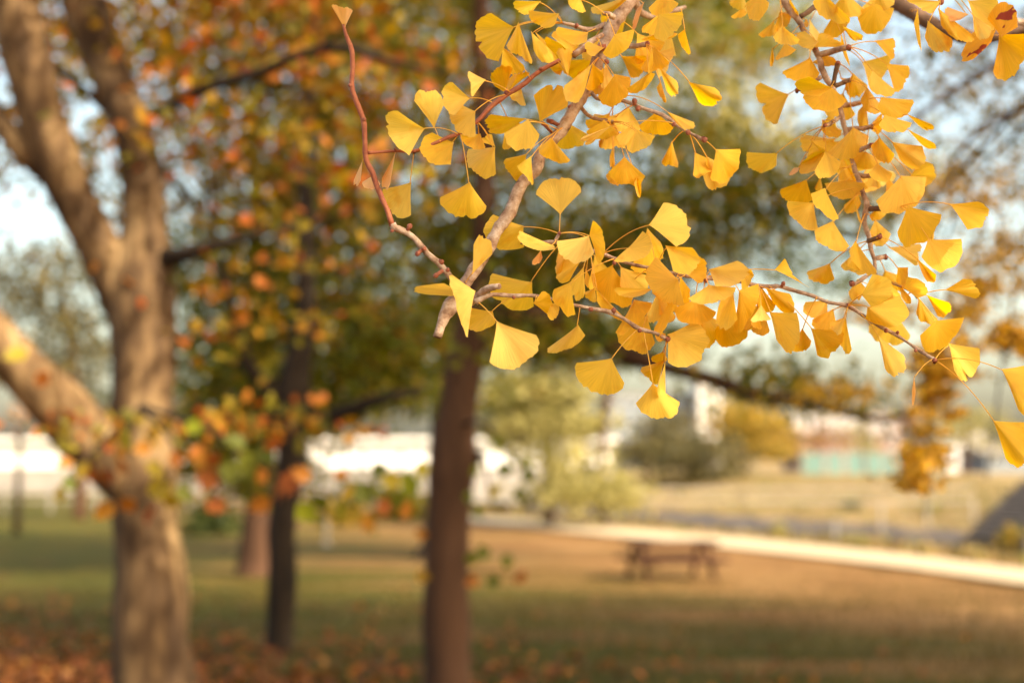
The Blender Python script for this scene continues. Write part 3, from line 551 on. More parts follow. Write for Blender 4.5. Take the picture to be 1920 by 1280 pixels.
# ------------------------------------------------------------------ picnic table
M['wood'].node_tree.nodes['Principled BSDF'].inputs['Specular IOR Level'].default_value = 0.02
pt = thing('picnic_table', 'brown picnic table with two benches on the dry lawn before the path', 'picnic table')
pc = project(1258, 1086); 
from mathutils import Matrix
MT = Matrix.Translation(pc) @ Matrix.Rotation(math.radians(14), 4, 'Z') @ Matrix.Scale(.95, 4)
for i in range(5):
    V, Fc = [], []; box(V, Fc, -.92, .92, -.38 + i*.155, -.245 + i*.155, .70, .76, MT); mesh_obj('plank', V, Fc, M['wood'], pt, smooth=False)
for s in (-1, 1):
    V, Fc = [], []; box(V, Fc, -.92, .92, s*.72-.13, s*.72+.13, .38, .46, MT); mesh_obj('bench', V, Fc, M['wood'], pt, smooth=False)
    V, Fc = [], []; box(V, Fc, s*.62-.04, s*.62+.04, -.80, .80, .32, .378, MT); mesh_obj('bench_support', V, Fc, M['wood'], pt, smooth=False)
    V, Fc = [], []; box(V, Fc, s*.62-.04, s*.62+.04, -.40, .40, .63, .698, MT); mesh_obj('top_support', V, Fc, M['wood'], pt, smooth=False)
    for q in (-1, 1):
        V, Fc = tube([MT @ Vector((s*.70, q*.62, -.02)), MT @ Vector((s*.70, q*.22, .70))], [.05, .05], 4); mesh_obj('leg', V, Fc, M['wood'], pt, smooth=False)
# a bench-like table further left and a pale post on the lawn
bp = project(612, 1022); pb = thing('marker_post', 'small pale grey post on the lawn between slim tree and centre trunk', 'post')
V, Fc = tube([bp - Vector((0, 0, .1)), bp + Vector((0, 0, .55)), bp + Vector((0, 0, .7))], [.07, .06, .04], 10); mesh_obj('shaft', V, Fc, M['grey'], pb)
V, Fc = tube([bp - Vector((0, 0, .05)), bp + Vector((0, 0, .08))], [.14, .12], 10); mesh_obj('foot', V, Fc, M['grey'], pb)

# ------------------------------------------------------------------ fallen leaves and grass on the ground
n = 7000; Y = 7 + rng.gamma(1.5, 2.0, n); X = (-.45 + .87 * rng.beta(.65, 3.2, n)) * Y
Z = np.array([gz(a, b) for a, b in zip(X, Y)]) + .035 + rng.uniform(0, .03, n)
fl = soup_obj('fallen_leaves', leaves_at(np.stack([X, Y, Z], 1), .085, flat=3.0), LTRI, M['fallen']); fl['kind'] = 'stuff'
n = 30000; Y = rng.uniform(7, 30, n); X = rng.uniform(-.45, .45, n) * Y
Z = np.array([gz(a, b) for a, b in zip(X, Y)]) + .0
B = np.zeros((n, 3, 3)); P = np.stack([X, Y, Z], 1); a = rng.uniform(0, 6.28, n); d = np.stack([np.cos(a), np.sin(a), np.zeros(n)], 1) * .006
B[:, 0] = P - d; B[:, 1] = P + d; B[:, 2] = P + np.stack([rng.normal(0, .02, n), rng.normal(0, .02, n), rng.uniform(.05, .11, n)], 1)
gr = soup_obj('grass', B, [(0, 1, 2)], M['blade']); gr['kind'] = 'stuff'

# ------------------------------------------------------------------ THE GINKGO BRANCHES IN FOCUS
Z = 1918 / 520.0
REG = {1: (600, 0), 2: (1000, 0), 3: (1400, 0), 4: (600, 300), 5: (1000, 300), 6: (1400, 300)}
def rp_(r, x, y):
    if r == 7: return 760 + x / 3.307, 480 + y / 3.307
    if r == 8: return 1400 + x / Z, 520 + y / Z
    a, b = REG[r]; return a + x / Z, b + y / Z
WOOD = {}
WOOD['A'] = [
 ('bough', 'twig', 1.66, 1.62, [(2,800,-230,95),(2,690,-20,90),(2,610,90,92),(2,545,180,100),(2,500,300,88),(2,440,430,92),(2,400,560,84),(2,340,660,84),(2,260,790,80),(2,190,910,82),(2,60,1050,78),(4,1495,60,80),(4,1400,160,78),(4,1350,270,84),(4,1310,370,88),(4,1230,480,78),(4,1190,560,88),(4,1120,680,92),(4,1060,770,88),(4,1000,860,92),(4,950,950,104),(4,900,1020,120),(4,862,1080,84),(4,835,1150,62),(4,812,1225,56)]),
 ('bough', 'twig', 1.72, 1.80, [(2,640,30,60),(2,690,-10,60),(2,740,80,52),(2,830,120,44),(2,930,90,36),(2,1050,50,28)]),
 ('stub', 'twig', 1.62, 1.58, [(4,1040,985,60),(4,1090,940,56),(4,1150,893,50),(4,1240,872,36)]),
 ('twig', 'redtwig', 1.60, 1.60, [(4,500,455,46),(4,485,405,40),(4,455,320,36),(4,430,265,40),(4,385,160,36),(1,365,1200,40),(1,318,1100,38),(1,310,960,34),(1,300,830,38),(1,250,700,34),(1,220,600,36),(1,225,480,32),(1,218,345,38),(1,185,260,28),(1,160,170,18)]),
 ('twig', 'twig', 1.61, 1.60, [(4,965,900,50),(4,930,850,44),(4,890,795,40),(4,830,720,42),(4,760,660,40),(4,700,595,44),(4,640,530,40),(4,580,490,44),(4,515,470,52),(4,500,440,46)]),
 ('twig', 'redtwig', 1.64, 1.60, [(2,500,330,50),(2,330,350,34),(2,170,425,32),(1,1510,500,32),(1,1400,590,34),(1,1290,655,40),(1,1180,740,34),(1,1085,840,30),(1,970,920,24),(1,900,945,28),(1,760,1005,20),(1,650,1045,26),(1,520,1045,18),(1,330,1058,22)]),
 ('twig', 'twig', 1.60, 1.60, [(4,1075,985,50),(4,1130,950,34),(4,1200,930,28),(4,1340,938,30),(4,1500,940,24),(4,1700,985,24),(5,180,978,24),(5,370,1020,24),(5,530,1050,30),(5,640,1105,24),(5,730,1165,34),(5,840,1195,22),(5,905,1228,30),(5,935,1245,30)]),
 ('twig', 'twig', 1.67, 1.61, [(4,1190,545,56),(4,1300,560,30),(4,1480,575,26),(4,1625,568,30),(5,300,598,24),(5,480,650,26),(5,560,682,28),(5,700,725,24),(5,850,755,22),(5,1000,790,26),(5,1190,812,30),(5,1430,840,28),(5,1560,872,34),(5,1700,872,26),(5,1760,890,28),(6,460,940,26),(6,560,982,22),(6,700,1010,30),(6,820,1085,22),(8,935,345,30),(8,1040,400,24),(8,1100,440,20),(8,1170,488,26),(8,1250,540,20),(8,1300,572,32)]),
 ('twig', 'twig', 1.62, 1.62, [(5,150,565,26),(5,165,535,24),(5,180,510,24)]),
 ('twig', 'twig', 1.66, 1.60, [(2,400,640,30),(2,440,680,28),(2,500,692,26),(2,560,690,26),(2,640,703,26),(2,760,750,24),(2,900,800,26),(2,1000,870,28),(2,1100,930,22),(2,1180,968,28)]),
 ('twig', 'twig', 1.66, 1.68, [(2,320,720,34),(2,350,770,28),(2,400,810,28),(2,470,830,28),(2,550,845,30)]),
 ('twig', 'twig', 1.68, 1.68, [(2,440,500,30),(2,470,570,28),(2,520,610,26),(2,560,640,26),(2,630,662,22)]),
 ('spur', 'twig', 1.68, 1.66, [(2,530,320,34),(2,620,318,34),(2,700,320,36),(2,780,308,40)]),
 ('spur', 'twig', 1.66, 1.64, [(2,500,170,44),(2,430,200,36),(2,370,205,36),(2,290,180,26),(2,200,160,24)]),
 ('spur', 'twig', 1.64, 1.62, [(2,480,240,34),(2,400,290,44),(2,340,340,44),(2,280,385,40)]),
 ('spur', 'twig', 1.62, 1.60, [(2,560,120,40),(2,520,100,36),(2,490,95,30)]),
]
BUD = {'A': [(4,622,455,26),(4,722,612,24),(4,672,650,26),(4,838,708,28),(4,884,758,22),(4,798,800,26),(2,620,660,26),(2,700,695,26),(2,722,757,24),(2,570,720,18),(2,968,865,20),(2,1070,922,24),(2,1185,970,30),(5,180,505,20),(5,1195,835,24),(5,1565,888,20),(5,1730,850,20),(5,560,715,20),(5,555,1035,24),(5,195,992,14),(5,395,1035,22),(5,735,1180,22),(5,930,1242,26),(4,1340,952,18),(8,965,372,20),(8,1045,378,16),(8,1168,508,16),(8,1300,570,24),(1,1290,645,26),(1,1525,478,18),(1,650,1045,18),(1,520,1030,14),(1,205,590,20),(2,510,430,26),(2,255,740,26),(4,498,490,20),(1,305,830,22),(1,1595,840,26),(2,790,300,26),(2,300,175,22),(8,700,185,16),(4,1340,385,22),(2,100,835,20),(1,1540,855,18)],
 'B': [(3,475,335,24),(3,705,325,28),(3,632,435,24),(3,350,622,22),(3,540,870,20),(6,920,532,26),(6,960,665,24),(6,730,858,30),(6,1050,325,18),(6,855,108,18),(3,865,885,20),(3,860,1005,20)],
 'D': [(3,1345,20,30)]}
WOOD['B'] = [
 ('bough', 'twig', 1.72, 1.72, [(3,170,-150,48),(3,245,-10,46),(3,300,75,44),(3,365,150,42),(3,400,225,36),(3,465,330,40),(3,500,400,36),(3,520,480,38),(3,560,560,34),(3,600,620,34),(3,640,710,34),(3,662,820,36),(3,690,930,36),(6,735,10,34),(6,748,70,34),(6,775,130,36),(6,800,220,36),(6,832,310,40),(6,812,420,34),(6,845,530,30),(6,860,620,28),(6,885,700,26),(6,885,800,22)]),
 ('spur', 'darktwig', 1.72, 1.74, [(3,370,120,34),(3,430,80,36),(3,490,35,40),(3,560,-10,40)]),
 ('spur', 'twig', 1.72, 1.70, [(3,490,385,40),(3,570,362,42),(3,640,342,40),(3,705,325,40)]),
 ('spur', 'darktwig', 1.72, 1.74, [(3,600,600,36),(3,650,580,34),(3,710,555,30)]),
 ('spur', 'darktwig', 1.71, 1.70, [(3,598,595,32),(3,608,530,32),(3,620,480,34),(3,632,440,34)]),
 ('spur', 'twig', 1.72, 1.74, [(3,650,730,34),(3,720,725,34),(3,785,712,34)]),
 ('spur', 'twig', 1.71, 1.68, [(3,648,808,30),(3,610,835,28),(3,570,862,30),(3,535,872,26)]),
 ('spur', 'twig', 1.72, 1.74, [(3,690,900,34),(3,760,890,34),(3,830,885,32),(3,870,870,30)]),
 ('spur', 'twig', 1.72, 1.70, [(3,710,1060,32),(3,780,1040,32),(3,840,1015,32),(3,875,1000,32)]),
 ('spur', 'twig', 1.72, 1.73, [(3,520,530,34),(3,480,555,32),(3,440,590,28),(3,390,615,28),(3,350,622,30)]),
 ('spur', 'twig', 1.72, 1.73, [(6,755,95,32),(6,810,112,32),(6,862,110,30)]),
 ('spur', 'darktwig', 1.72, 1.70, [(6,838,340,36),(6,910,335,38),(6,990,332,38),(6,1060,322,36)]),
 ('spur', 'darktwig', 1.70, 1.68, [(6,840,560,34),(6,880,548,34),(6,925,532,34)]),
 ('spur', 'twig', 1.72, 1.73, [(6,885,680,30),(6,925,675,30),(6,962,662,30)]),
 ('spur', 'twig', 1.72, 1.70, [(6,882,760,24),(6,820,810,22),(6,760,850,24),(6,728,862,30)]),
 ('spur', 'twig', 1.72, 1.69, [(6,886,790,24),(6,960,830,22),(6,1060,870,20),(6,1140,910,18),(6,1180,955,18)]),
]
WOOD['D'] = [
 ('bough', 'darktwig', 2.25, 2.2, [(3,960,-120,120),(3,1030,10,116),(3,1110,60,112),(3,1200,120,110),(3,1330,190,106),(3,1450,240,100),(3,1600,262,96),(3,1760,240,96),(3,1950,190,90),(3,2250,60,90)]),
 ('twig', 'twig', 1.9, 1.62, [(3,1500,-300,40),(3,1430,-120,34),(3,1360,-20,30),(3,1345,20,34)]),
 ('twig', 'twig', 2.2, 1.62, [(3,2000,180,60),(3,1880,150,40),(3,1800,170,30),(3,1742,205,26)]),
]
LEAF = {}
LEAF['A'] = """
1 725 890 530 762 488 890 618 1075 y0 930 855
1 790 890 652 700 745 650 864 712 y+ .
1 1040 680 915 568 862 670 930 802 y0 1190 700
1 1075 770 942 705 925 850 1078 950 y- 1285 650
1 1148 552 1027 490 1050 585 1058 668 p- 1275 560
1 1280 645 1212 600 1205 510 1335 470 d+ .
1 1290 645 1290 560 1370 520 1442 520 d+ .
1 1390 600 1308 650 1365 700 1425 728 y+ 1420 590
1 1520 845 1477 660 1640 620 1712 740 dn0 1560 860
1 1430 820 1188 792 1180 880 1268 925 y0 1580 850
1 1440 822 1268 925 1400 1020 1518 930 y- 1580 845
1 1110 925 972 930 1040 1010 1145 1020 d+ 1090 840
1 1212 1015 1028 1030 1075 1170 1218 1212 y0 1110 845
1 1212 1015 1190 932 1150 950 1118 985 y+ 1110 845
1 925 985 768 912 728 1065 905 1140 d0 1000 905
1 1342 188 1182 90 1100 245 1232 434 y-n .
1 1262 322 1250 465 1355 500 1408 450 y0 .
1 1372 152 1288 318 1385 370 1472 428 y- .
1 1458 215 1478 350 1560 420 1640 388 y0 .
1 1480 215 1540 310 1555 318 1565 285 d+ .
1 1530 8 1343 5 1395 80 1465 88 y0 .
1 1655 95 1448 72 1520 168 1622 178 y- 1660 150
1 1855 225 1638 184 1725 285 1845 290 d- 1900 200
1 1740 380 1598 250 1700 235 1805 300 d+ .
1 1800 -20 1715 5 1770 65 1838 78 y0 .
1 1715 532 1633 365 1695 358 1750 372 y- .
1 1590 470 1640 440 1665 480 1630 505 d+ .
2 405 442 212 595 290 690 362 608 y- .
2 408 440 362 612 450 580 485 500 d- .
1 1600 950 1508 1022 1600 1095 1733 1110 y- 1610 855
1 1430 1062 1282 1098 1325 1190 1412 1262 y0 1590 850
1 1462 1075 1362 1148 1425 1205 1478 1275 y- 1590 845
1 297 1100 236 1240 252 1262 282 1250 b0 300 1060
4 375 100 293 152 345 192 420 165 b+ 362 30
1 525 1045 428 1235 455 1278 486 1272 b0 522 1035
1 170 205 78 45 145 62 228 75 b0 .
2 650 -20 400 52 512 85 640 5 y0 .
2 490 332 380 288 374 345 422 390 y0 .
2 560 240 478 368 605 362 698 202 y- 502 95
2 862 98 832 246 940 244 1034 82 y- 880 20
2 872 95 752 188 795 220 845 225 d+ 880 20
2 900 205 788 262 890 272 1003 235 d0 .
2 900 -50 798 55 880 92 1005 25 d0 .
2 770 10 718 60 692 170 712 188 b+ .
2 1048 200 998 240 1050 340 1088 358 d0 1010 60
2 835 318 742 472 850 472 940 432 d0 795 305
2 820 312 792 470 808 495 832 440 y- 795 305
2 805 500 648 612 745 622 843 512 y- 795 400
2 872 468 922 632 975 640 992 560 y0 870 420
2 880 560 852 605 892 680 920 692 d+ 870 420
2 562 512 450 668 590 700 672 535 d0 540 430
2 1070 565 1148 712 1255 700 1262 608 y0 800 310
2 850 772 728 868 850 920 970 880 y0 770 760
2 918 768 995 862 1060 885 1110 845 p- 640 645
2 490 828 368 905 460 955 582 908 y0 540 842
2 540 870 345 945 365 975 405 992 p- 960 858
2 685 858 576 940 640 990 720 905 y0 560 842
2 712 895 642 1005 720 1035 848 942 y- 620 860
2 480 945 452 975 470 1018 502 975 d+ 545 850
2 630 1082 520 1188 645 1262 778 1220 y0 570 850
2 560 1150 502 1212 555 1265 612 1250 d+ 545 850
2 548 1015 528 1080 540 1150 566 1130 d+ 545 850
5 715 120 698 160 732 250 744 150 d+ .
2 1262 1032 1222 1232 1355 1210 1425 1030 d0 1190 972
2 1198 1082 1175 1225 1265 1290 1385 1160 y+ 1088 905
4 632 152 437 202 505 345 630 376 y0 690 55
4 1035 152 822 262 980 372 1158 328 y0 1045 0
4 1662 378 1492 238 1655 145 1810 218 y0 1650 490
4 1408 455 1198 376 1192 560 1412 605 y0 1645 500
4 1620 592 1385 490 1450 600 1625 618 y- 1650 560
4 1052 792 1062 582 1130 560 1192 650 p- 1000 850
4 960 905 860 852 675 902 925 942 p0 .
4 1075 905 908 788 945 960 1022 1222 p- 985 855
4 1195 1045 985 1008 1045 1160 1215 1125 y0 1330 955
4 1528 622 1467 698 1500 712 1540 675 b+ 1560 575
7 566 402 520 660 720 642 815 490 p- 430 262
4 1467 843 1182 780 1270 980 1480 1018 y+ 1650 575
7 790 292 848 218 898 280 885 365 d- 815 250
7 905 288 878 360 928 378 955 300 y0 900 270
7 1072 425 876 575 1000 568 1116 490 y0 1090 240
5 385 522 160 560 275 690 420 640 p- 190 520
5 388 520 412 416 485 560 445 714 y0 190 515
5 655 608 760 488 778 650 556 698 y- 480 640
5 790 470 882 570 850 700 667 758 d+ 850 740
5 798 448 905 288 1052 440 985 598 yn- 480 650
5 912 590 968 772 1110 730 1100 605 y- 870 750
5 1040 775 1142 665 1185 760 1142 855 d0 1000 795
5 1002 825 856 672 820 880 1046 1006 y- 1050 800
5 545 728 405 790 560 975 700 935 d+ 560 690
5 600 735 600 870 710 905 800 800 y+ 560 690
5 835 888 567 880 650 940 770 928 y0 850 760
5 240 630 182 615 166 740 182 812 d+ .
5 335 690 212 655 172 790 245 842 y+ 400 630
5 262 838 138 895 180 1000 292 1074 y- 545 715
5 350 735 262 830 290 935 360 922 y0 .
5 362 750 350 845 400 880 424 862 d+ .
5 427 880 360 912 385 955 440 978 y0 365 650
5 430 882 440 972 520 1055 634 1094 y0 365 650
7 1418 270 1305 468 1410 430 1530 290 d0 .
7 1500 365 1308 470 1430 575 1548 535 d+ .
5 950 960 838 1158 895 1178 968 1000 d0 1000 800
5 830 885 845 930 900 965 935 930 d0 .
5 1015 800 1000 905 1040 1010 1088 900 d+ .
5 1120 960 975 1020 1090 1120 1272 1055 d+ .
5 1160 1040 1130 1130 1200 1280 1278 1110 d+ .
5 1215 862 1070 957 1250 975 1405 880 y- 1180 840
5 1212 755 1405 698 1450 800 1262 880 p- 1190 825
5 1430 740 1500 755 1505 820 1440 892 d+ 1410 835
5 1385 915 1308 935 1290 1130 1412 1100 y0 1280 820
5 1422 900 1380 1192 1500 1060 1556 855 d- 1370 825
5 1300 1075 1240 1210 1380 1270 1494 1118 d+ .
7 1625 485 1806 398 1832 600 1628 670 y0 1635 515
5 1668 758 1738 680 1795 800 1920 886 y0 1195 745
5 1602 878 1655 980 1765 1050 1775 925 d0 1560 872
5 1575 872 1533 965 1600 1035 1675 1000 d+ .
5 1575 998 1498 1112 1580 1100 1642 1096 p- 1570 885
5 1548 1060 1504 1125 1545 1155 1584 1150 d+ .
5 1632 1048 1680 1240 1790 1285 1822 1055 y0 1565 890
8 385 350 305 465 380 497 448 440 d+ .
8 443 350 488 540 590 500 660 368 y0 140 75
8 600 215 455 290 525 365 628 345 d+ 700 185
8 560 152 408 170 445 262 560 262 p+ .
8 682 272 578 312 610 365 655 385 y0 690 190
8 685 272 640 370 665 475 728 502 y0 690 190
8 905 396 955 625 1040 645 1090 540 y0 785 275
8 1158 675 1144 780 1150 870 1170 780 b0 1275 597
8 1395 452 1435 640 1530 672 1614 490 yn0 1310 550
8 1762 632 1880 920 1985 860 2010 590 d- 1310 555
8 1703 988 1790 1248 1910 1240 1990 1000 d- 1318 590
6 790 930 872 786 990 900 862 1018 y- 700 965
6 835 1015 1062 936 1050 1125 822 1100 y- 715 1000
7 1280 632 1050 662 1180 825 1364 798 y- 1432 470
7 1610 640 1462 690 1520 752 1572 790 d+ 1608 525
7 1612 648 1562 812 1590 855 1614 850 y0 1608 525
7 1533 788 1428 912 1580 985 1708 908 y- 1460 475
7 1600 590 1528 622 1560 655 1628 640 d+ .
7 1540 460 1552 510 1585 522 1614 480 d+ .
"""
LEAF['B'] = """
2 1688 1058 1480 1052 1545 1175 1682 1145 y0 1915 960
3 -30 -50 -120 5 -60 60 20 80 y0 .
3 85 -50 -5 20 60 130 155 20 d0 .
3 -30 55 -110 115 -50 120 5 90 d+ .
3 228 85 180 212 250 195 314 98 d+ .
3 190 140 80 238 150 245 205 225 d+ .
3 248 178 182 255 270 300 368 275 y- 215 -20
3 265 293 198 402 250 392 344 345 d0 370 160
3 178 328 162 395 168 452 192 405 d+ .
3 440 398 250 494 380 545 508 512 d0 430 330
3 540 378 450 432 590 450 604 400 d+ .
3 592 608 432 528 365 610 500 670 y- 610 560
3 580 598 390 655 530 755 695 690 d- 600 590
3 500 290 400 213 360 290 455 342 y- 400 180
3 470 330 500 235 600 275 662 330 y0 .
3 605 90 528 222 620 245 716 118 d0 .
3 655 175 715 262 765 272 794 240 y0 .
3 650 220 652 310 685 400 713 434 y0 640 150
3 298 -10 290 45 328 97 358 90 d0 .
3 520 -60 458 15 570 128 718 128 y0 .
3 680 -60 590 65 710 105 808 62 y- .
3 882 28 762 82 870 222 1025 60 d0 .
3 905 -60 800 50 910 70 1028 5 y0 .
3 882 282 1012 264 1010 340 997 415 d0 715 300
3 962 438 1118 454 1085 560 1022 635 d0 725 300
3 870 488 838 570 920 648 1030 625 y0 720 340
3 735 505 678 590 740 662 838 590 d+ 640 445
3 640 538 660 557 700 568 706 545 b+ .
3 832 600 785 690 860 772 932 730 y0 .
3 930 670 902 745 1030 812 1152 690 y- .
3 830 700 768 770 795 875 842 862 y0 .
3 955 792 912 868 1030 905 1143 850 y- 840 720
3 940 775 868 850 890 905 935 900 d+ .
3 1100 785 1190 870 1250 892 1278 858 y- 1000 750
3 1105 888 1200 992 1265 1020 1293 988 y- 1000 850
3 520 822 518 890 590 942 655 900 d+ .
3 738 880 562 1050 730 1075 848 942 y- 720 620
3 430 963 500 1035 570 1045 645 980 y0 560 870
3 540 1045 470 1050 375 1160 470 1185 d+ .
3 545 1042 468 1182 560 1215 654 1120 y0 548 880
3 370 1155 330 1160 303 1206 352 1190 b+ .
3 820 1045 688 1080 800 1158 935 1112 y0 860 900
3 918 948 858 1010 940 1110 1022 1065 d0 880 885
3 1000 980 1060 1108 1180 1145 1215 1010 y- 870 900
3 905 1128 842 1190 930 1248 1008 1200 y0 840 1030
6 1130 112 1195 6 1290 80 1235 185 y+ 990 -10
6 1068 108 888 290 1110 330 1240 118 y- 990 0
6 968 112 962 215 1000 265 1030 180 d0 .
6 675 140 538 163 680 262 823 160 y0 .
6 542 193 443 232 530 355 637 397 y- 545 60
6 415 133 230 202 325 280 458 275 d0 440 60
6 465 292 282 282 360 420 494 478 y0 .
6 598 418 468 480 560 590 712 598 y0 650 250
6 752 556 706 630 790 745 900 765 y- 752 340
6 575 713 418 770 500 836 608 820 d0 640 600
6 770 228 676 310 720 360 792 300 d+ 810 230
6 740 640 682 702 740 745 802 742 d+ .
6 888 408 848 500 900 580 998 510 y+ .
6 900 338 850 380 900 414 978 350 d+ .
6 1167 668 1212 780 1260 830 1308 790 d0 960 560
6 510 110 470 190 500 204 525 190 d+ .
6 735 245 755 340 775 410 792 412 y0 .
6 770 818 705 910 760 958 822 880 d+ .
6 960 828 938 905 1000 968 1068 930 d+ .
6 1045 742 1032 830 1075 890 1118 742 d0 985 600
6 1058 860 1068 940 1110 980 1138 952 d0 .
6 1088 885 1112 806 1232 880 1180 955 y- .
6 1190 950 1172 1052 1230 1110 1325 1105 y0 .
6 1242 930 1318 1075 1375 1050 1402 985 d- .
6 1368 898 1495 822 1565 870 1582 960 y- 1230 885
6 1300 1110 1196 1215 1320 1302 1504 1088 d- 1190 950
6 1255 546 1208 670 1385 740 1490 545 y- 1220 505
6 1112 316 1042 500 1165 565 1355 378 y- 1070 335
6 1300 390 1212 505 1268 552 1295 540 y+ .
6 1403 303 1600 286 1640 390 1525 478 d- 1190 235
3 415 130 395 160 410 185 432 165 d+ .
"""
LEAF['D'] = """
3 1345 8 1092 -15 1200 45 1285 95 y0 .
3 1184 55 1156 160 1205 330 1192 220 y- 1190 10
3 1252 143 1230 262 1330 345 1428 275 y0 1250 0
3 1320 52 1345 180 1480 268 1562 240 y- .
3 1538 100 1385 48 1405 130 1480 138 b- 1480 20
3 1530 5 1578 168 1690 195 1728 -20 y0 .
3 1560 98 1572 205 1625 256 1695 190 p- 1480 0
3 1760 262 1664 130 1800 40 1874 190 s- .
3 1738 180 1566 215 1520 400 1688 300 s0 .
3 1745 235 1702 510 1850 480 1935 235 d0 .
3 1405 120 1370 100 1375 125 1395 135 d0 .
"""
info = {
 'A': ('long pale ginkgo branch with a cut knotty end, red side twig and yellow leaves', 'ginkgo branch'),
 'B': ('brown knobbly ginkgo branch hanging straight down on the right, crowded with yellow leaves', 'ginkgo branch'),
 'D': ('thick dark ginkgo bough at the top right corner with a few rust spotted amber leaves', 'ginkgo branch')}
M['darktwig'] = rough_mat('dark_ginkgo_bark', [(0.3, (0.085, 0.05, 0.032)), (0.7, (0.22, 0.13, 0.08))], 60, .85, .7, .0015)  # darker ginkgo bark for some spurs, the thick bough and cut ends
MATK = {'y': 'leaf', 'd': 'deep', 'p': 'pale', 'b': 'dry', 's': 'spot'}
NU, NV = 22, 6
def ginkgo_leaf(parent, B, L, Md, R, flags, A, Y, rnd):
    B, L, Md, R = [Vector(q) for q in (B, L, Md, R)]
    L = B + (L - B) * 1.04; Md = B + (Md - B) * 1.04; R = B + (R - B) * 1.04
    dz = 0.045 if '+' in flags else (-0.04 if '-' in flags else 0.0)
    Y0 = Y + dz + rnd.uniform(-.018, .018)
    Lg = ((Md - B).length); Wd = (L - R).length
    true = rnd.uniform(78, 92)
    til = math.sqrt(max(0, true**2 - Lg**2)) * .55; wtil = math.sqrt(max(0, (true*1.35)**2 - Wd**2)) * .3
    sg = rnd.choice((-1, 1)); sw = rnd.choice((-1, 1)); cup = rnd.uniform(-.22, .22) * true; cup += math.copysign(.08 * true, cup)
    ripple = rnd.uniform(.025, .07) * true; ph = rnd.uniform(0, 6.28); nsc = rnd.uniform(4, 8)
    axis = ((L + R) * .5 + Md * 1.0) * .5 - B
    if axis.length < 1: axis = Md - B
    axis.normalize(); seed = rnd.uniform(0, 100); un = rnd.uniform(-.35, .35)
    V, UV, Fc = [], [], []
    mm = 2.0 * Md - .5 * (L + R)                       # quadratic through L, Md, R
    for j in range(NV + 1):
        v = j / NV
        for i in range(NU + 1):
            u = i / NU; s = 2*u - 1
            E = L * (1-u)**2 + mm * 2*u*(1-u) + R * u*u
            rad = 1.045 - .10 * abs(s)**8 + .05 * math.sin(math.pi * 2 * u)**2
            e = noise.noise(Vector((s * nsc, seed, 0))) * .065 + noise.noise(Vector((s * nsc * 3.2, seed, 5))) * .042
            if 'n' in flags: e -= .16 * math.exp(-((s - un) / .045)**2)
            else: e -= .05 * math.exp(-((s - un) / .05)**2)
            D = (E - B) * (rad + e * v * v)
            ax = D.dot(axis); lat = D - axis * ax
            vv = v
            P = B + axis * (ax * vv) + lat * (vv ** 1.13)
            z = sg * til * vv + sw * wtil * s * vv + cup * s * s * vv + ripple * math.sin(s * 5 + ph) * vv * vv + .12 * true * sg * vv * (vv - 1)
            V.append(at(P.x, P.y, Y0 + z * Y0 / F)); UV.append((u, v))
    n = NU + 1
    for j in range(NV):
        for i in range(NU): Fc.append((j*n+i, j*n+i+1, (j+1)*n+i+1, (j+1)*n+i))
    # stalk
    if A is not None:
        a = Vector(A[:2]); YA = A[2]; d = B - a; ln = d.length
        side = Vector((0, -1)) * ln * rnd.uniform(.10, .2) if ln > 18 else Vector((0, 0))
        ctrl = a * .5 + B * .5 + side
        nB = B + axis * 5
        pts, rr = [], []
        K = 9
        for k in range(K + 1):
            t = k / K; q = a * (1-t)**2 + ctrl * 2*t*(1-t) + nB * t*t
            pts.append(at(q.x, q.y, YA * (1-t) + Y0 * t - .0006)); rr.append((1.35 - .45 * min(1, 3*t) if t < .8 else .9 + 1.0 * (t-.8)) * Y0 / F * (1 if t < .93 else .6))
        b0 = len(V); V2, F2 = tube(pts, rr, 5)
        V += V2; UV += [(.5, .02)] * len(V2); Fc += [tuple(b0 + x for x in f) for f in F2]
    return mesh_obj('leaf', V, Fc, M[MATK[flags[0]]], parent, uvs=UV)
rnd = random.Random(11)
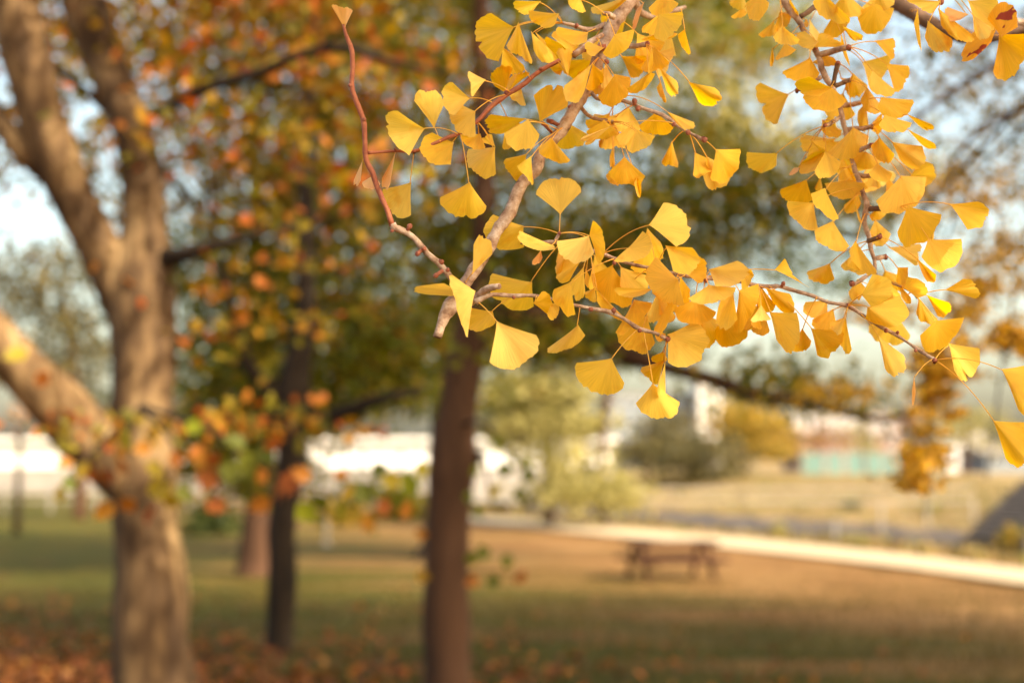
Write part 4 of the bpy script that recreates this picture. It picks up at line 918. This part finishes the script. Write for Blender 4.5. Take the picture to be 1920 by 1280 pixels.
for key in 'ABD':
    lab, cat = info[key]
    br = thing('ginkgo_branch', lab, cat, group='ginkgo branches hanging in front')
    nodes = []; objs = []
    for wi, (nm, mt, Ya, Yb, pts) in enumerate(WOOD[key]):
        P, R = [], []
        for i, (r, x, y, wd) in enumerate(pts):
            t = i / (len(pts) - 1); Y = Ya * (1-t) + Yb * t; q = rp_(r, x, y); sc = Z
            P.append(at(q[0], q[1], Y)); R.append(wd / sc / 2 * Y / F)
            if i: 
                q0 = rp_(*pts[i-1][:3])
                for k in range(4): nodes.append((q0[0] + (q[0]-q0[0]) * (k+1)/4, q0[1] + (q[1]-q0[1]) * (k+1)/4, Y, wi))
            else: nodes.append((q[0], q[1], Y, wi))
        P, R = smooth_path(P, R, .0045)
        if nm != 'bough' or key != 'D':
            kn = rnd.uniform(0, 99)   # nodes and swellings of the bark
            kk = 1.0 if nm == 'bough' else .7
            R = [r_ * (1 + kk * (.30 * max(0, noise.noise(Vector((i * .28, kn, 0)))) ** 1.0 + .11 * noise.noise(Vector((i * 1.1, kn, 2))))) for i, r_ in enumerate(R)]
        V, Fc = tube(P, R, 14, bump=.24, bfreq=150)
        o = mesh_obj(nm, V, Fc, M[mt], br); objs.append(o)
        if nm == 'stub' or (nm == 'bough' and key == 'A' and wi == 0):
            dd = (P[-1] - P[-3]).normalized(); V, Fc = tube([P[-1] - dd * .0008, P[-1] + dd * .0006], [R[-1] * .9, R[-1] * .72], 12, bump=.25, bfreq=300); mesh_obj('cut_end', V, Fc, M['darktwig'], o)
    for (r, x, y, wd) in BUD[key]:
        q = rp_(r, x, y); k = Z if r != 7 else 3.307
        nb = min(nodes, key=lambda a: (a[0]-q[0])**2 + (a[1]-q[1])**2); rad = wd / k / 2 * nb[2] / F * 1.5
        c0 = at(nb[0], nb[1], nb[2]); c1 = at(q[0], q[1], nb[2] - .002); d = c1 - c0
        if d.length < rad * 1.2: d = Vector((rnd.uniform(-.4, .4), -.4, rnd.choice((-1, 1)))).normalized() * rad
        dn = d.normalized(); tip = c1 + dn * rad * .9
        V, Fc = tube([c0, c1 - dn * rad * 1.0, c1 - dn * rad * .5, c1, c1 + dn * rad * .55, tip], [rad * .75, rad * .72, rad * 1.0, rad * .98, rad * .65, rad * .12], 9, bump=.25, bfreq=300)
        mesh_obj('bud', V, Fc, M['bud'], objs[nb[3]])
    for ln in LEAF[key].strip().splitlines():
        tk = ln.split(); r = int(tk[0]); v = list(map(float, tk[1:9])); fl_ = tk[9]
        B, L, Md, R = [rp_(r, v[i], v[i+1]) for i in (0, 2, 4, 6)]
        if tk[10] != '.':
            q = rp_(r, float(tk[10]), float(tk[11])); nb = min(nodes, key=lambda a: (a[0]-q[0])**2 + (a[1]-q[1])**2)
            A = (nb[0], nb[1], nb[2])
        else:
            nb = min(nodes, key=lambda a: abs(math.hypot(a[0]-B[0], a[1]-B[1]) - 22) + .5 * math.hypot(a[0]-B[0], a[1]-B[1]) + (8 if a[1] > B[1] else 0))
            A = (nb[0], nb[1], nb[2])
        ginkgo_leaf(br, B, L, Md, R, fl_, A, (1.62 if key == 'A' else 1.71 if key == 'B' else 1.60), rnd)

    # more leaves in tufts from the spurs, behind the others
    extra = {'A': [(905, 1330, 0, 250, 20), (1060, 1480, 440, 620, 7)], 'B': [(1480, 1760, 0, 640, 17)], 'D': []}[key]
    for x0, x1, y0, y1, cnt in extra:
        pool = [q for q in nodes if x0 < q[0] < x1 and y0 < q[1] < y1]
        for k in range(cnt):
            nd = rnd.choice(pool); an = rnd.gauss(0, 1.0); ln = rnd.uniform(22, 50)
            Bp = (nd[0] + math.sin(an) * ln, nd[1] + math.cos(an) * ln * .8 + 6)
            a2 = an * .6 + rnd.gauss(0, .5); S = rnd.uniform(44, 64); sp = rnd.uniform(.3, .85); dx, dy = math.sin(a2), math.cos(a2)
            def pt(t, k_): c, s_ = math.cos(t), math.sin(t); return (Bp[0] + (dx*c - dy*s_) * S * k_, Bp[1] + (dx*s_ + dy*c) * S * k_)
            ginkgo_leaf(br, Bp, pt(-sp, .98), pt(rnd.uniform(-.1, .1), rnd.uniform(.8, 1.05)), pt(sp, .98), rnd.choice(('y+', 'd+', 'y+', 'd+n', 'p+')), nd[:3], (1.66 if key == 'A' else 1.76), rnd)
